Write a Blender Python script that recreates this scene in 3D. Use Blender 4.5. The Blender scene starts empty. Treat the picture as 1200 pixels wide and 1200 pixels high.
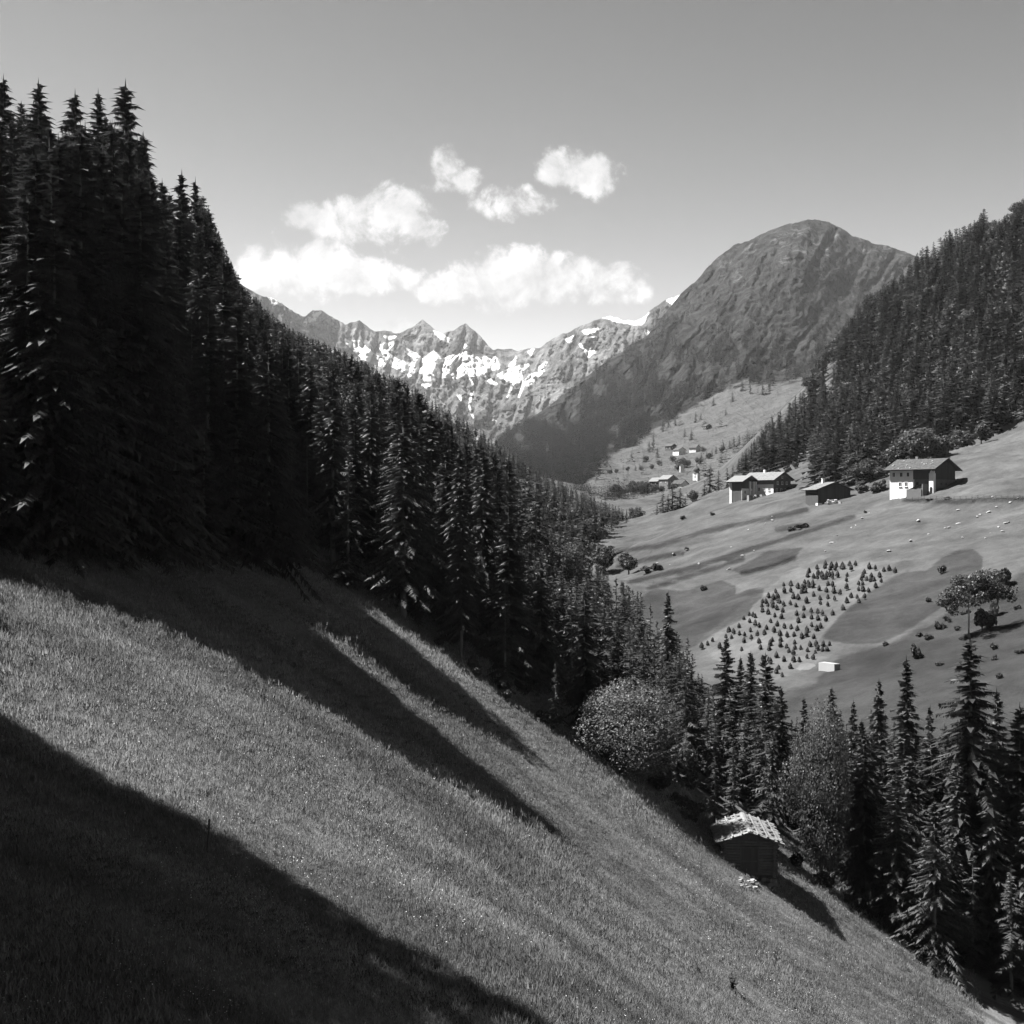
import bpy, math, random
import numpy as np
from mathutils import Vector, Matrix

random.seed(7)
rng = np.random.default_rng(11)
SC = bpy.context.scene
COL = SC.collection

# ------------------------------------------------------------------ camera
FPX = 1605.0                       # focal length in pixels of the 1200 px wide photograph
cam_data = bpy.data.cameras.new("camera")
cam_data.sensor_width = 36.0
cam_data.lens = 36.0 * FPX / 1200.0
cam_data.clip_start = 0.5
cam_data.clip_end = 40000.0
cam = bpy.data.objects.new("camera", cam_data)
cam.location = (0, 0, 0)
cam.rotation_euler = (math.radians(90), 0, 0)
COL.objects.link(cam)
SC.camera = cam

# ------------------------------------------------------------------ sun, sky, exposure
SUN_EL = math.radians(57.0)
SUN_AZ = (-0.994, 0.11)           # horizontal direction towards the sun
S_DIR = np.array([SUN_AZ[0] * math.cos(SUN_EL), SUN_AZ[1] * math.cos(SUN_EL), math.sin(SUN_EL)])
S_DIR /= np.linalg.norm(S_DIR)
sun_data = bpy.data.lights.new("sun", 'SUN')
sun_data.energy = 5.0
sun_data.angle = math.radians(0.53)
sun_data.color = (1.0, 0.995, 0.985)
sun = bpy.data.objects.new("sun", sun_data)
sun.rotation_euler = Vector(-S_DIR).to_track_quat('-Z', 'Y').to_euler()
sun.location = (-300, 60, 400)
COL.objects.link(sun)

SC.view_settings.view_transform = 'Standard'
SC.view_settings.look = 'None'
SC.view_settings.gamma = 1.0
SC.view_settings.use_curve_mapping = False
SC.view_settings.exposure = 2.6
SC.cycles.max_bounces = 5
SC.cycles.diffuse_bounces = 1
SC.cycles.glossy_bounces = 1
SC.cycles.transmission_bounces = 2
SC.cycles.transparent_max_bounces = 4
SC.cycles.volume_bounces = 0
SC.cycles.use_denoising = True
SC.cycles.denoiser = 'OPENIMAGEDENOISE'
SC.cycles.denoising_input_passes = 'RGB_ALBEDO_NORMAL'
SC.cycles.denoising_prefilter = 'NONE'
SC.cycles.use_adaptive_sampling = False
SC.cycles.adaptive_threshold = 0.008
SC.cycles.sample_clamp_indirect = 2.0

world = bpy.data.worlds.new("World")
SC.world = world
world.use_nodes = True
SKY_STRENGTH = 0.05
CLOUD_WHITE = 3.05


def build_world():
    nt = world.node_tree
    nt.nodes.clear()
    N = nt.nodes.new
    L = nt.links.new
    out = N('ShaderNodeOutputWorld')
    bg = N('ShaderNodeBackground')
    bg.inputs['Strength'].default_value = SKY_STRENGTH
    L(bg.outputs[0], out.inputs['Surface'])
    sky = N('ShaderNodeTexSky')
    sky.sky_type = 'NISHITA'
    sky.sun_disc = False
    sky.sun_elevation = SUN_EL
    sky.sun_rotation = math.atan2(SUN_AZ[0], SUN_AZ[1])
    sky.altitude = 1300
    sky.air_density = 1.0
    sky.dust_density = 0.8
    sky.ozone_density = 1.0
    sep = N('ShaderNodeSeparateColor')
    L(sky.outputs[0], sep.inputs[0])
    tc = N('ShaderNodeTexCoord')
    xyz = N('ShaderNodeSeparateXYZ')
    L(tc.outputs['Generated'], xyz.inputs[0])

    def mth(op, a, b=None, clamp=False):
        n = N('ShaderNodeMath')
        n.operation = op
        n.use_clamp = clamp
        for i, v in enumerate((a, b)):
            if v is None:
                continue
            if isinstance(v, (int, float)):
                n.inputs[i].default_value = v
            else:
                L(v, n.inputs[i])
        return n.outputs[0]
    ysafe = mth('MAXIMUM', xyz.outputs[1], 0.02)
    u = mth('DIVIDE', xyz.outputs[0], ysafe)
    v = mth('DIVIDE', xyz.outputs[2], ysafe)
    # cumulus banks: position (east, up) and half sizes as tangents of angles
    E = [(372, 258, 44, 24), (418, 254, 44, 30), (462, 256, 60, 40), (490, 270, 38, 26),
         (300, 312, 42, 26), (352, 312, 62, 36), (418, 322, 54, 22), (462, 325, 40, 15),
         (528, 338, 42, 19), (588, 326, 58, 34), (648, 328, 46, 27), (705, 334, 56, 26), (738, 342, 30, 19), (690, 315, 26, 17),
         (588, 236, 46, 22), (524, 196, 22, 25), (544, 212, 26, 17), (515, 220, 22, 11),
         (660, 196, 32, 23), (696, 206, 34, 23), (642, 204, 16, 13), (468, 381, 17, 11)]
    field = None
    for cx, cy, rx, ry in E:
        a = mth('DIVIDE', mth('SUBTRACT', u, (cx - 600) / FPX), rx / FPX)
        b = mth('DIVIDE', mth('SUBTRACT', v, (600 - cy) / FPX), ry / FPX)
        d = mth('ADD', mth('MULTIPLY', a, a), mth('MULTIPLY', b, b))
        k = mth('SUBTRACT', 1.0, d)
        field = k if field is None else mth('SMOOTH_MAX', field, k)
        if field is not k:
            field.node.inputs[2].default_value = 0.35
    field = mth('MAXIMUM', field, -1.6)
    nz = N('ShaderNodeTexNoise')
    nz.inputs['Scale'].default_value = 26.0
    nz.inputs['Detail'].default_value = 9.0
    nz.inputs['Roughness'].default_value = 0.62
    nz.inputs['Distortion'].default_value = 0.35
    L(tc.outputs['Generated'], nz.inputs['Vector'])
    nz2 = N('ShaderNodeTexNoise')
    nz2.inputs['Scale'].default_value = 60.0
    nz2.inputs['Detail'].default_value = 9.0
    nz2.inputs['Roughness'].default_value = 0.6
    L(tc.outputs['Generated'], nz2.inputs['Vector'])
    f = mth('ADD', field, mth('MULTIPLY', mth('SUBTRACT', nz.outputs[0], 0.5), 4.6))
    f = mth('ADD', f, mth('MULTIPLY', mth('SUBTRACT', nz2.outputs[0], 0.5), 3.2))
    f = mth('ADD', f, 0.12)
    mr = N('ShaderNodeMapRange')
    mr.interpolation_type = 'SMOOTHSTEP'
    mr.inputs['From Min'].default_value = -0.1
    mr.inputs['From Max'].default_value = 1.0
    L(f, mr.inputs[0])
    alpha = mth('MULTIPLY', mr.outputs[0], 0.93)
    # billows: light and grey shade from the sun's side painted into the cloud colour
    nz3 = N('ShaderNodeTexNoise')
    nz3.inputs['Scale'].default_value = 38.0
    nz3.inputs['Detail'].default_value = 5.0
    L(tc.outputs['Generated'], nz3.inputs['Vector'])
    off = N('ShaderNodeVectorMath')
    off.operation = 'ADD'
    off.inputs[1].default_value = (-0.007, 0.0, 0.012)
    L(tc.outputs['Generated'], off.inputs[0])
    nz4 = N('ShaderNodeTexNoise')
    for k_, v_ in (('Scale', 26.0), ('Detail', 9.0), ('Roughness', 0.62), ('Distortion', 0.35)):
        nz4.inputs[k_].default_value = v_
    L(off.outputs[0], nz4.inputs['Vector'])
    relief_ = mth('MULTIPLY', mth('SUBTRACT', nz.outputs[0], nz4.outputs[0]), 1.3)
    shade = mth('MULTIPLY', mth('ADD', mth('ADD', 0.46, relief_), mth('MULTIPLY', nz3.outputs[0], 0.85)), CLOUD_WHITE)
    mix = N('ShaderNodeMix')
    mix.data_type = 'FLOAT'
    L(alpha, mix.inputs[0])
    # the sky as a red-filtered panchromatic plate sees it
    g = mth('MULTIPLY', mth('POWER', sep.outputs[0], SKY_CONTRAST), SKY_GAIN)
    L(g, mix.inputs[2])
    L(shade, mix.inputs[3])
    comb = N('ShaderNodeCombineColor')
    for i in range(3):
        L(mix.outputs[0], comb.inputs[i])
    L(comb.outputs[0], bg.inputs['Color'])
    world.cycles.sampling_method = 'MANUAL'
    world.cycles.sample_map_resolution = 512


SKY_CONTRAST = 1.75       # the steeper tone of a red filter
SKY_GAIN = 0.315
build_world()


# ------------------------------------------------------------------ small helpers
def tag(o, label=None, cat=None, group=None, kind=None):
    if label:
        o["label"] = label
    if cat:
        o["category"] = cat
    if group:
        o["group"] = group
    if kind:
        o["kind"] = kind
    return o


def empty(name, loc=(0, 0, 0), rz=0.0):
    o = bpy.data.objects.new(name, None)
    o.empty_display_size = 0.5
    o.location = loc
    o.rotation_euler = (0, 0, rz)
    COL.objects.link(o)
    return o


def mesh_np(name, verts, faces, mat=None, smooth=False, attrs=None):
    """verts (n,3), faces (m,k) with k = 3 or 4 -> mesh data"""
    me = bpy.data.meshes.new(name)
    verts = np.asarray(verts, dtype=np.float32)
    faces = np.asarray(faces, dtype=np.int32)
    m, k = faces.shape
    me.vertices.add(len(verts))
    me.vertices.foreach_set("co", verts.ravel())
    me.loops.add(m * k)
    me.loops.foreach_set("vertex_index", faces.ravel())
    me.polygons.add(m)
    me.polygons.foreach_set("loop_start", np.arange(0, m * k, k, dtype=np.int32))
    if smooth:
        me.polygons.foreach_set("use_smooth", np.ones(m, dtype=bool))
    for nm, arr in (attrs or {}).items():
        at = me.attributes.new(nm, 'FLOAT', 'POINT')
        at.data.foreach_set("value", np.asarray(arr, dtype=np.float32).ravel())
    if mat is not None:
        me.materials.append(mat)
    me.update(calc_edges=True)
    return me


def link(name, me, parent=None, loc=None):
    o = bpy.data.objects.new(name, me)
    COL.objects.link(o)
    if parent is not None:
        o.parent = parent
    if loc is not None:
        o.location = loc
    return o


class MB:
    """collects polygons of any size and links them as ONE mesh object"""

    def __init__(self):
        self.v = []
        self.f = []

    def poly(self, pts):
        i = len(self.v)
        self.v += [tuple(p) for p in pts]
        self.f.append(tuple(range(i, i + len(pts))))

    def box(self, x0, x1, y0, y1, z0, z1, M=None):
        p = [(x0, y0, z0), (x1, y0, z0), (x1, y1, z0), (x0, y1, z0), (x0, y0, z1), (x1, y0, z1), (x1, y1, z1), (x0, y1, z1)]
        if M is not None:
            p = [tuple(M @ Vector(q)) for q in p]
        i = len(self.v)
        self.v += p
        for q in ((0, 3, 2, 1), (4, 5, 6, 7), (0, 1, 5, 4), (1, 2, 6, 5), (2, 3, 7, 6), (3, 0, 4, 7)):
            self.f.append(tuple(i + a for a in q))
        return self

    def tube(self, pts, rad, n=7, cap=True):
        pts = [Vector(p) for p in pts]
        if not isinstance(rad, (list, tuple)):
            rad = [rad] * len(pts)
        base = len(self.v)
        for k, p in enumerate(pts):
            d = (pts[min(k + 1, len(pts) - 1)] - pts[max(k - 1, 0)]).normalized()
            a = d.orthogonal().normalized()
            b = d.cross(a)
            for j in range(n):
                t = 2 * math.pi * j / n
                self.v.append(tuple(p + (a * math.cos(t) + b * math.sin(t)) * rad[k]))
        for k in range(len(pts) - 1):
            for j in range(n):
                self.f.append((base + k * n + j, base + k * n + (j + 1) % n, base + (k + 1) * n + (j + 1) % n, base + (k + 1) * n + j))
        if cap:
            self.f.append(tuple(base + j for j in reversed(range(n))))
            self.f.append(tuple(base + (len(pts) - 1) * n + j for j in range(n)))
        return self

    def lathe(self, prof, n=10, c=(0, 0)):
        base = len(self.v)
        for r, z in prof:
            for j in range(n):
                t = 2 * math.pi * j / n
                self.v.append((c[0] + r * math.cos(t), c[1] + r * math.sin(t), z))
        for k in range(len(prof) - 1):
            for j in range(n):
                self.f.append((base + k * n + j, base + k * n + (j + 1) % n, base + (k + 1) * n + (j + 1) % n, base + (k + 1) * n + j))
        return self

    def data(self, name, mat, smooth=False):
        me = bpy.data.meshes.new(name)
        me.from_pydata(self.v, [], self.f)
        if smooth:
            for p in me.polygons:
                p.use_smooth = True
        me.materials.append(mat)
        me.update()
        return me

    def build(self, name, mat, parent=None, smooth=False):
        return link(name, self.data(name, mat, smooth), parent)


# ------------------------------------------------------------------ numpy noise
_perm = rng.permutation(512)


def _hash(ix, iy):
    return _perm[(_perm[ix & 511] + iy) & 511] / 511.0


def vnoise(x, y):
    ix = np.floor(x).astype(int)
    iy = np.floor(y).astype(int)
    fx = x - ix
    fy = y - iy
    fx = fx * fx * fx * (fx * (fx * 6 - 15) + 10)
    fy = fy * fy * fy * (fy * (fy * 6 - 15) + 10)
    a = _hash(ix, iy)
    b = _hash(ix + 1, iy)
    c = _hash(ix, iy + 1)
    d = _hash(ix + 1, iy + 1)
    return a + (b - a) * fx + (c - a) * fy + (a - b - c + d) * fx * fy


def fbm(x, y, o=5, g=0.5, ridged=False):
    t = np.zeros_like(x)
    a = 1.0
    s = 0.0
    for i in range(o):
        n = vnoise(x + 17.3 * i, y + 9.1 * i)
        if ridged:
            n = 1 - np.abs(2 * n - 1)
        t += a * n
        s += a
        a *= g
        x, y = x * 1.93 + y * 0.31, y * 1.93 - x * 0.31
    return t / s


def smooth(a, b, x):
    t = np.clip((x - a) / (b - a), 0, 1)
    return t * t * (3 - 2 * t)


class TPS:
    def __init__(self, P, v, lam=0.0):
        self.P = np.asarray(P, float)
        n = len(self.P)
        K = self.U(self.P[:, None, :] - self.P[None]) + lam * np.eye(n)
        Q = np.c_[np.ones(n), self.P]
        A = np.block([[K, Q], [Q.T, np.zeros((3, 3))]])
        self.w = np.linalg.lstsq(A, np.r_[np.asarray(v, float), 0, 0, 0], rcond=None)[0]

    @staticmethod
    def U(d):
        r2 = (d * d).sum(-1) + 1e-12
        return 0.5 * r2 * np.log(r2)

    def __call__(self, x, y):
        sh = np.shape(x)
        q = np.c_[np.ravel(x), np.ravel(y)]
        o = np.empty(len(q))
        for i in range(0, len(q), 20000):
            b = q[i:i + 20000]
            o[i:i + 20000] = self.U(b[:, None, :] - self.P[None]) @ self.w[:-3] + np.c_[np.ones(len(b)), b] @ self.w[-3:]
        return o.reshape(sh)


def inpoly(x, y, poly):
    x = np.asarray(x, float)
    y = np.asarray(y, float)
    ins = np.zeros(x.shape, bool)
    n = len(poly)
    for i in range(n):
        x0, y0 = poly[i]
        x1, y1 = poly[(i + 1) % n]
        if y0 == y1:
            continue
        c = ((y0 > y) != (y1 > y)) & (x < (x1 - x0) * (y - y0) / (y1 - y0) + x0)
        ins ^= c
    return ins


def segdist(x, y, a, b):
    ax, ay = a
    dx, dy = b[0] - ax, b[1] - ay
    t = np.clip(((x - ax) * dx + (y - ay) * dy) / (dx * dx + dy * dy + 1e-9), 0, 1)
    return np.hypot(x - ax - t * dx, y - ay - t * dy)


def sdf(x, y, poly):
    """positive inside"""
    d = np.full(np.shape(x), 1e9)
    for i in range(len(poly)):
        d = np.minimum(d, segdist(x, y, poly[i], poly[(i + 1) % len(poly)]))
    return np.where(inpoly(x, y, poly), d, -d)


def linedist(x, y, pts):
    d = np.full(np.shape(x), 1e9)
    for i in range(len(pts) - 1):
        d = np.minimum(d, segdist(x, y, pts[i], pts[i + 1]))
    return d


def proj(x, y, z):
    return 600 + FPX * x / y, 600 - FPX * z / y


# ------------------------------------------------------------------ materials (a black-and-white world: every colour is a grey)
def new_mat(name):
    m = bpy.data.materials.new(name)
    m.use_nodes = True
    m.node_tree.nodes.clear()
    return m


class NT:
    def __init__(self, m):
        self.nt = m.node_tree
        self.out = self.n('ShaderNodeOutputMaterial')

    def n(self, t, **kw):
        x = self.nt.nodes.new(t)
        for k, v in kw.items():
            setattr(x, k, v)
        return x

    def l(self, a, b):
        self.nt.links.new(a, b)

    def m(self, op, a, b=None, c=None, clamp=False):
        n = self.n('ShaderNodeMath', operation=op, use_clamp=clamp)
        for i, v in enumerate((a, b, c)):
            if v is None:
                continue
            if isinstance(v, (int, float)):
                n.inputs[i].default_value = v
            else:
                self.l(v, n.inputs[i])
        return n.outputs[0]

    def noise(self, scale, detail=4, rough=0.55, vec=None, dist=0.0):
        n = self.n('ShaderNodeTexNoise')
        n.inputs['Scale'].default_value = scale
        n.inputs['Detail'].default_value = detail
        n.inputs['Roughness'].default_value = rough
        n.inputs['Distortion'].default_value = dist
        if vec is not None:
            self.l(vec, n.inputs['Vector'])
        return n.outputs[0]

    def attr(self, name):
        return self.n('ShaderNodeAttribute', attribute_name=name).outputs['Fac']

    def rng(self, v, a, b, c=0.0, d=1.0, smooth=True):
        n = self.n('ShaderNodeMapRange')
        if smooth:
            n.interpolation_type = 'SMOOTHSTEP'
        n.inputs[1].default_value = a
        n.inputs[2].default_value = b
        n.inputs[3].default_value = c
        n.inputs[4].default_value = d
        self.l(v, n.inputs[0])
        return n.outputs[0]

    def mix(self, f, a, b):
        n = self.n('ShaderNodeMix', data_type='FLOAT')
        for i, v in ((0, f), (2, a), (3, b)):
            if isinstance(v, (int, float)):
                n.inputs[i].default_value = v
            else:
                self.l(v, n.inputs[i])
        return n.outputs[0]

    def coord(self, scale=(1, 1, 1), rot=(0, 0, 0), kind='Object'):
        tc = self.n('ShaderNodeTexCoord')
        mp = self.n('ShaderNodeMapping')
        mp.inputs['Scale'].default_value = scale
        mp.inputs['Rotation'].default_value = rot
        self.l(tc.outputs[kind], mp.inputs[0])
        return mp.outputs[0]

    def grey(self, v):
        n = self.n('ShaderNodeCombineColor')
        for i in range(3):
            if isinstance(v, (int, float)):
                n.inputs[i].default_value = v
            else:
                self.l(v, n.inputs[i])
        return n.outputs[0]

    def bump(self, h, dist, strength=1.0):
        b = self.n('ShaderNodeBump')
        b.inputs['Distance'].default_value = dist
        b.inputs['Strength'].default_value = strength
        self.l(h, b.inputs['Height'])
        return b.outputs[0]

    def diffuse(self, v, normal=None, rough=0.0):
        d = self.n('ShaderNodeBsdfDiffuse')
        d.inputs['Roughness'].default_value = rough
        self.l(self.grey(v), d.inputs['Color'])
        if normal is not None:
            self.l(normal, d.inputs['Normal'])
        return d.outputs[0]

    def surf(self, s):
        self.l(s, self.out.inputs['Surface'])


def foliage_mat(name, alb, trans=0.35, gloss=0.05, spread=0.35):
    m = new_mat(name)
    t = NT(m)
    oi = t.n('ShaderNodeObjectInfo')
    geo = t.n('ShaderNodeNewGeometry')
    r = t.m('MULTIPLY_ADD', oi.outputs['Random'], 2 * spread, 1 - spread)
    r2 = t.m('MULTIPLY_ADD', geo.outputs['Random Per Island'], 0.7, 0.65)
    v = t.m('MULTIPLY', t.m('MULTIPLY', r, r2), alb)
    d = t.diffuse(v)
    tr = t.n('ShaderNodeBsdfTranslucent')
    t.l(t.grey(v), tr.inputs['Color'])
    mx = t.n('ShaderNodeMixShader')
    mx.inputs[0].default_value = trans
    t.l(d, mx.inputs[1])
    t.l(tr.outputs[0], mx.inputs[2])
    if gloss > 0:
        g = t.n('ShaderNodeBsdfGlossy')
        g.inputs['Roughness'].default_value = 0.5
        t.l(t.grey(0.5), g.inputs['Color'])
        m2 = t.n('ShaderNodeMixShader')
        m2.inputs[0].default_value = gloss
        t.l(mx.outputs[0], m2.inputs[1])
        t.l(g.outputs[0], m2.inputs[2])
        t.surf(m2.outputs[0])
    else:
        t.surf(mx.outputs[0])
    return m


def plain_mat(name, alb, var=0.25, scale=3.0, stretch=(1, 1, 1), rough=0.3, bump=0.0):
    m = new_mat(name)
    t = NT(m)
    n = t.noise(scale, 5, 0.6, t.coord(stretch))
    oi = t.n('ShaderNodeObjectInfo')
    v = t.m('MULTIPLY', t.m('MULTIPLY_ADD', n, 2 * var, 1 - var), alb)
    v = t.m('MULTIPLY', v, t.m('MULTIPLY_ADD', oi.outputs['Random'], 0.3, 0.85))
    t.surf(t.diffuse(v, t.bump(n, bump) if bump else None, rough))
    return m


M_SPRUCE = foliage_mat('spruce_needles', 0.022, 0.25, 0.05)
M_SPRUCE_FAR = foliage_mat('distant_spruce_needles', 0.013, 0.2, 0.0)
M_LEAF = foliage_mat('broad_leaves', 0.034, 0.35, 0.02)
M_PALELEAF = foliage_mat('pale_broad_leaves', 0.052, 0.4, 0.02)
M_BUSH = foliage_mat('bush_leaves', 0.025, 0.3, 0.03)
M_GRASS = foliage_mat('meadow_grass', 0.118, 0.5, 0.01, 0.2)


def paint_undulations(m):
    """paler and darker swathes through the meadow: light on its undulations put into the grass colour"""
    nt = m.node_tree
    t = NT.__new__(NT)
    t.nt = nt
    oi = t.n('ShaderNodeObjectInfo')
    mp = t.n('ShaderNodeMapping')
    mp.inputs['Rotation'].default_value = (0, 0, math.radians(12))
    mp.inputs['Scale'].default_value = (0.055, 0.26, 0.02)
    t.l(oi.outputs['Location'], mp.inputs[0])
    n = t.noise(1.0, 5, 0.62, mp.outputs[0])
    f = t.rng(n, 0.30, 0.68, 0.6, 1.3)
    for cc in [x for x in nt.nodes if x.type == 'COMBINE_COLOR' and any(l.to_node.type in ('BSDF_DIFFUSE', 'BSDF_TRANSLUCENT') for l in x.outputs[0].links)]:
        src = cc.inputs[0].links[0].from_socket
        v = t.m('MULTIPLY', src, f)
        for i in range(3):
            t.l(v, cc.inputs[i])


paint_undulations(M_GRASS)
M_FLOWER = plain_mat('meadow_blossoms', 0.35, 0.1)
M_BARK = plain_mat('bark', 0.07, 0.4, 4.0, (1, 1, 0.2))
M_PALEBARK = plain_mat('pale_bark', 0.2, 0.4, 4.0, (1, 1, 0.2))
M_OLDWOOD = plain_mat('weathered_timber', 0.06, 0.45, 5.0, (1, 0.2, 1))
M_DARKWOOD = plain_mat('dark_larch_boards', 0.045, 0.4, 2.0, (2, 2, 0.15))
M_SHINGLE = plain_mat('silvered_shingles', 0.10, 0.7, 6.0)
M_STONEROOF = plain_mat('shingle_roof', 0.05, 0.5, 1.2)
M_WHITE = plain_mat('limewash', 0.45, 0.15, 0.6)
M_PLASTER = plain_mat('grey_render', 0.09, 0.25, 0.7)
M_MASONRY = plain_mat('rubble_masonry', 0.08, 0.5, 1.5)
M_GLASS = plain_mat('dark_window', 0.02, 0.2, 1.0)
M_ROCK = plain_mat('pale_limestone', 0.17, 0.35, 1.5)
M_HAY = plain_mat('drying_hay', 0.026, 0.5, 4.0)
M_METAL = plain_mat('church_dome_copper', 0.05, 0.2, 1.0)
M_CONC = plain_mat('pale_concrete', 0.18, 0.12, 1.0)
M_SOIL = plain_mat('bare_soil', 0.075, 0.3, 0.6)


# ------------------------------------------------------------------ the ground: control points -> one height field
_sx = np.array([-400., -60, -35, -24, -12, 0, 10, 20, 30, 45, 400])
_ss = np.array([.55, .55, .5, .38, .62, .74, .70, .6, .55, .45, .45])
_xx = np.linspace(-400, 400, 8001)
_Fx = -np.r_[0, np.cumsum(np.interp(0.5 * (_xx[1:] + _xx[:-1]), _sx, _ss) * np.diff(_xx))]
_Fx -= np.interp(-10.65, _xx, _Fx)
_yy = np.linspace(-100, 1800, 9501)
_Gy = np.r_[0, np.cumsum(np.interp(0.5 * (_yy[1:] + _yy[:-1]), [-100, 115, 165, 300, 1800], [.139, .139, .09, .05, .05]) * np.diff(_yy))]
_Gy -= np.interp(48, _yy, _Gy)


_s2 = np.array([.55, .55, .5, .38, .42, .42, .50, .6, .55, .45, .45])
_F2 = -np.r_[0, np.cumsum(np.interp(0.5 * (_xx[1:] + _xx[:-1]), _sx, _s2) * np.diff(_xx))]
_F2 -= np.interp(-10.65, _xx, _F2)


def near(x, y):
    w = smooth(70, 44, y)
    return -11.96 + (1 - w) * np.interp(x, _xx, _Fx) + w * np.interp(x, _xx, _F2) + np.interp(y, _yy, _Gy)


def rplane(x, y):
    return -17 + 0.2675 * (x - 58) + 0.08 * (y - 280)


CP = []
for y in (-30, 0, 25, 37, 48, 60, 72, 84, 96, 108, 120):
    for x in (-75, -60, -45, -34, -26, -18, -10, -3, 4, 11, 18, 25, 31):
        if y >= 96 and x > 22 or y > 110 and x > 8:
            continue
        CP.append((x, y, float(near(x, y))))
for y in (170, 200, 240, 280, 320, 360, 400, 440):
    for k in (0.12, 0.17, 0.23, 0.29, 0.36, 0.44):
        x = k * y
        if (k < 0.2 and y < 240) or (k > 0.4 and y > 420):
            continue
        CP.append((x, y, float(rplane(x, y))))


def cp(px, py, Y):
    CP.append(((px - 600) / FPX * Y, Y, (600 - py) / FPX * Y))


# gorge between the meadow and the opposite slope
for p in ((46, 60, -42), (47, 100, -38), (44, 125, -36.5), (38, 160, -33), (31, 200, -30), (24, 250, -27), (20, 300, -25), (17, 360, -22), (18, 430, -17), (70, 60, -33), (72, 110, -27)):
    CP.append(p)
# crest of the right-hand meadow and the ground dropping behind it
for p in ((700, 655, 450), (725, 632, 475), (760, 615, 500), (790, 600, 510), (820, 588, 520), (850, 577, 530), (900, 560, 540), (945, 548, 530)):
    cp(*p)
for p in ((690, 622, 640), (730, 612, 640), (770, 610, 640), (810, 603, 660), (850, 590, 680)):
    cp(*p)
# valley floor towards the village
for p in ((690, 606, 800), (740, 597, 820), (790, 592, 840), (840, 588, 860), (690, 588, 980), (760, 583, 1000), (830, 580, 1000),
          (690, 575, 1200), (750, 572, 1220), (810, 571, 1220), (870, 571, 1200), (950, 560, 1200), (1050, 530, 1200),
          (700, 572, 1500), (800, 572, 1500), (950, 560, 1500)):
    cp(*p)
# forested spur on the right
for p in ((1200, 500, 470), (1300, 455, 450), (1110, 532, 440), (1035, 562, 445), (1200, 410, 540), (1100, 440, 590), (1020, 485, 600), (1200, 262, 690), (1300, 190, 660),
          (1150, 292, 740), (1070, 340, 800), (1010, 388, 800), (960, 438, 780), (910, 500, 700), (865, 555, 610), (930, 530, 600)):
    cp(*p)
for p in ((330, 1050, 95), (200, 1050, 50), (450, 900, 230), (420, 1200, 150)):
    CP.append(p)
# forested slope on the left, up to the ridge line
for p in ((560, 700, 140), (480, 640, 170), (400, 560, 200), (300, 470, 230), (600, 664, 220), (520, 610, 300), (440, 520, 320), (360, 445, 330), (640, 650, 330),
          (340, 418, 440), (450, 466, 600), (550, 520, 780), (640, 568, 960), (690, 592, 1060), (560, 575, 480), (640, 618, 560), (600, 590, 700), (500, 530, 480),
          (250, 330, 340), (200, 300, 260), (120, 300, 180)):
    cp(*p)
for p in ((-160, 430, 84), (-150, 620, 88), (-130, 900, 78), (-60, 1150, 62), (-250, 700, 130), (-200, 1300, 110), (-140, 200, 55), (-110, 130, 42)):
    CP.append(p)
CP = np.array(CP)
_k = CP[:, 1] + 75
G_TPS = TPS(np.c_[CP[:, 0] / _k, np.log(_k / 100)], CP[:, 2] / _k, 1e-5)


def ground_z(x, y):
    x = np.asarray(x, float)
    y = np.asarray(y, float)
    k = np.maximum(y, -55) + 75
    z = G_TPS(x / k, np.log(k / 100)) * k
    # small undulation running down the slopes
    ww = x * 0.33 + y * 0.94
    und = (fbm(x / 9.0 + 40, ww / 3.2 + 40, 3) - 0.5) * 0.75 + (fbm(x / 26 + 9, y / 22 + 9, 3) - 0.5) * 1.1
    und = und * (1 + 1.4 * smooth(150, 300, y)) + (fbm(x / 7.5 + 70, y / 15.0 + 70, 4, 0.6) - 0.5) * 0.8 * smooth(150, 230, y)
    z = z + und * smooth(20, 45, y)
    # the knoll the photographer stands on
    r = np.hypot(x, y)
    kn = -1.7 - 0.45 * r - 0.0015 * r * r
    d = np.clip(0.5 + 0.5 * (kn - z) / 2.0, 0, 1)
    return z + (kn - z) * d + 0.5 * 2.0 * d * (1 - d) * 0.5


_YS = np.exp(np.linspace(math.log(26), math.log(1450), 2600))


def hit(px, py, ymin=26.0):
    """first ground point along the ray through a pixel of the photograph"""
    ys = _YS[_YS >= ymin]
    x = (px - 600) / FPX * ys
    z = (600 - py) / FPX * ys
    g = ground_z(x, ys)
    b = np.nonzero(z <= g)[0]
    i = b[0] if len(b) else len(ys) - 1
    return float(x[i]), float(ys[i]), float(g[i])


def at(px, Y):
    x = (px - 600) / FPX * Y
    return x, Y, float(ground_z(x, Y))


# polygons traced for the mown and unmown parts of the opposite meadow
DARK = [
    [(742, 704), (768, 690), (800, 692), (828, 685), (845, 680), (862, 686), (862, 697), (882, 690), (896, 689), (893, 701), (880, 711), (877, 722), (852, 733), (830, 748), (800, 765), (760, 745)],
    [(962, 748), (985, 720), (1012, 699), (1042, 678), (1062, 669), (1085, 669), (1102, 655), (1122, 645), (1140, 643), (1152, 652), (1150, 672), (1120, 695), (1100, 715), (1060, 740), (1030, 754), (990, 754)],
    [(856, 669), (900, 646), (942, 641), (930, 655), (895, 668), (872, 673)],
    [(905, 617), (948, 612), (946, 617), (910, 624)],
]
MID = [[(1260, 650), (1200, 672), (1150, 692), (1100, 726), (1040, 756), (985, 768), (955, 800), (900, 818), (860, 900), (1260, 900)]]
MOWN = [[(815, 752), (880, 702), (938, 661), (1055, 656), (1030, 682), (992, 716), (960, 750), (988, 760), (945, 785), (905, 800), (870, 800)]]
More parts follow.
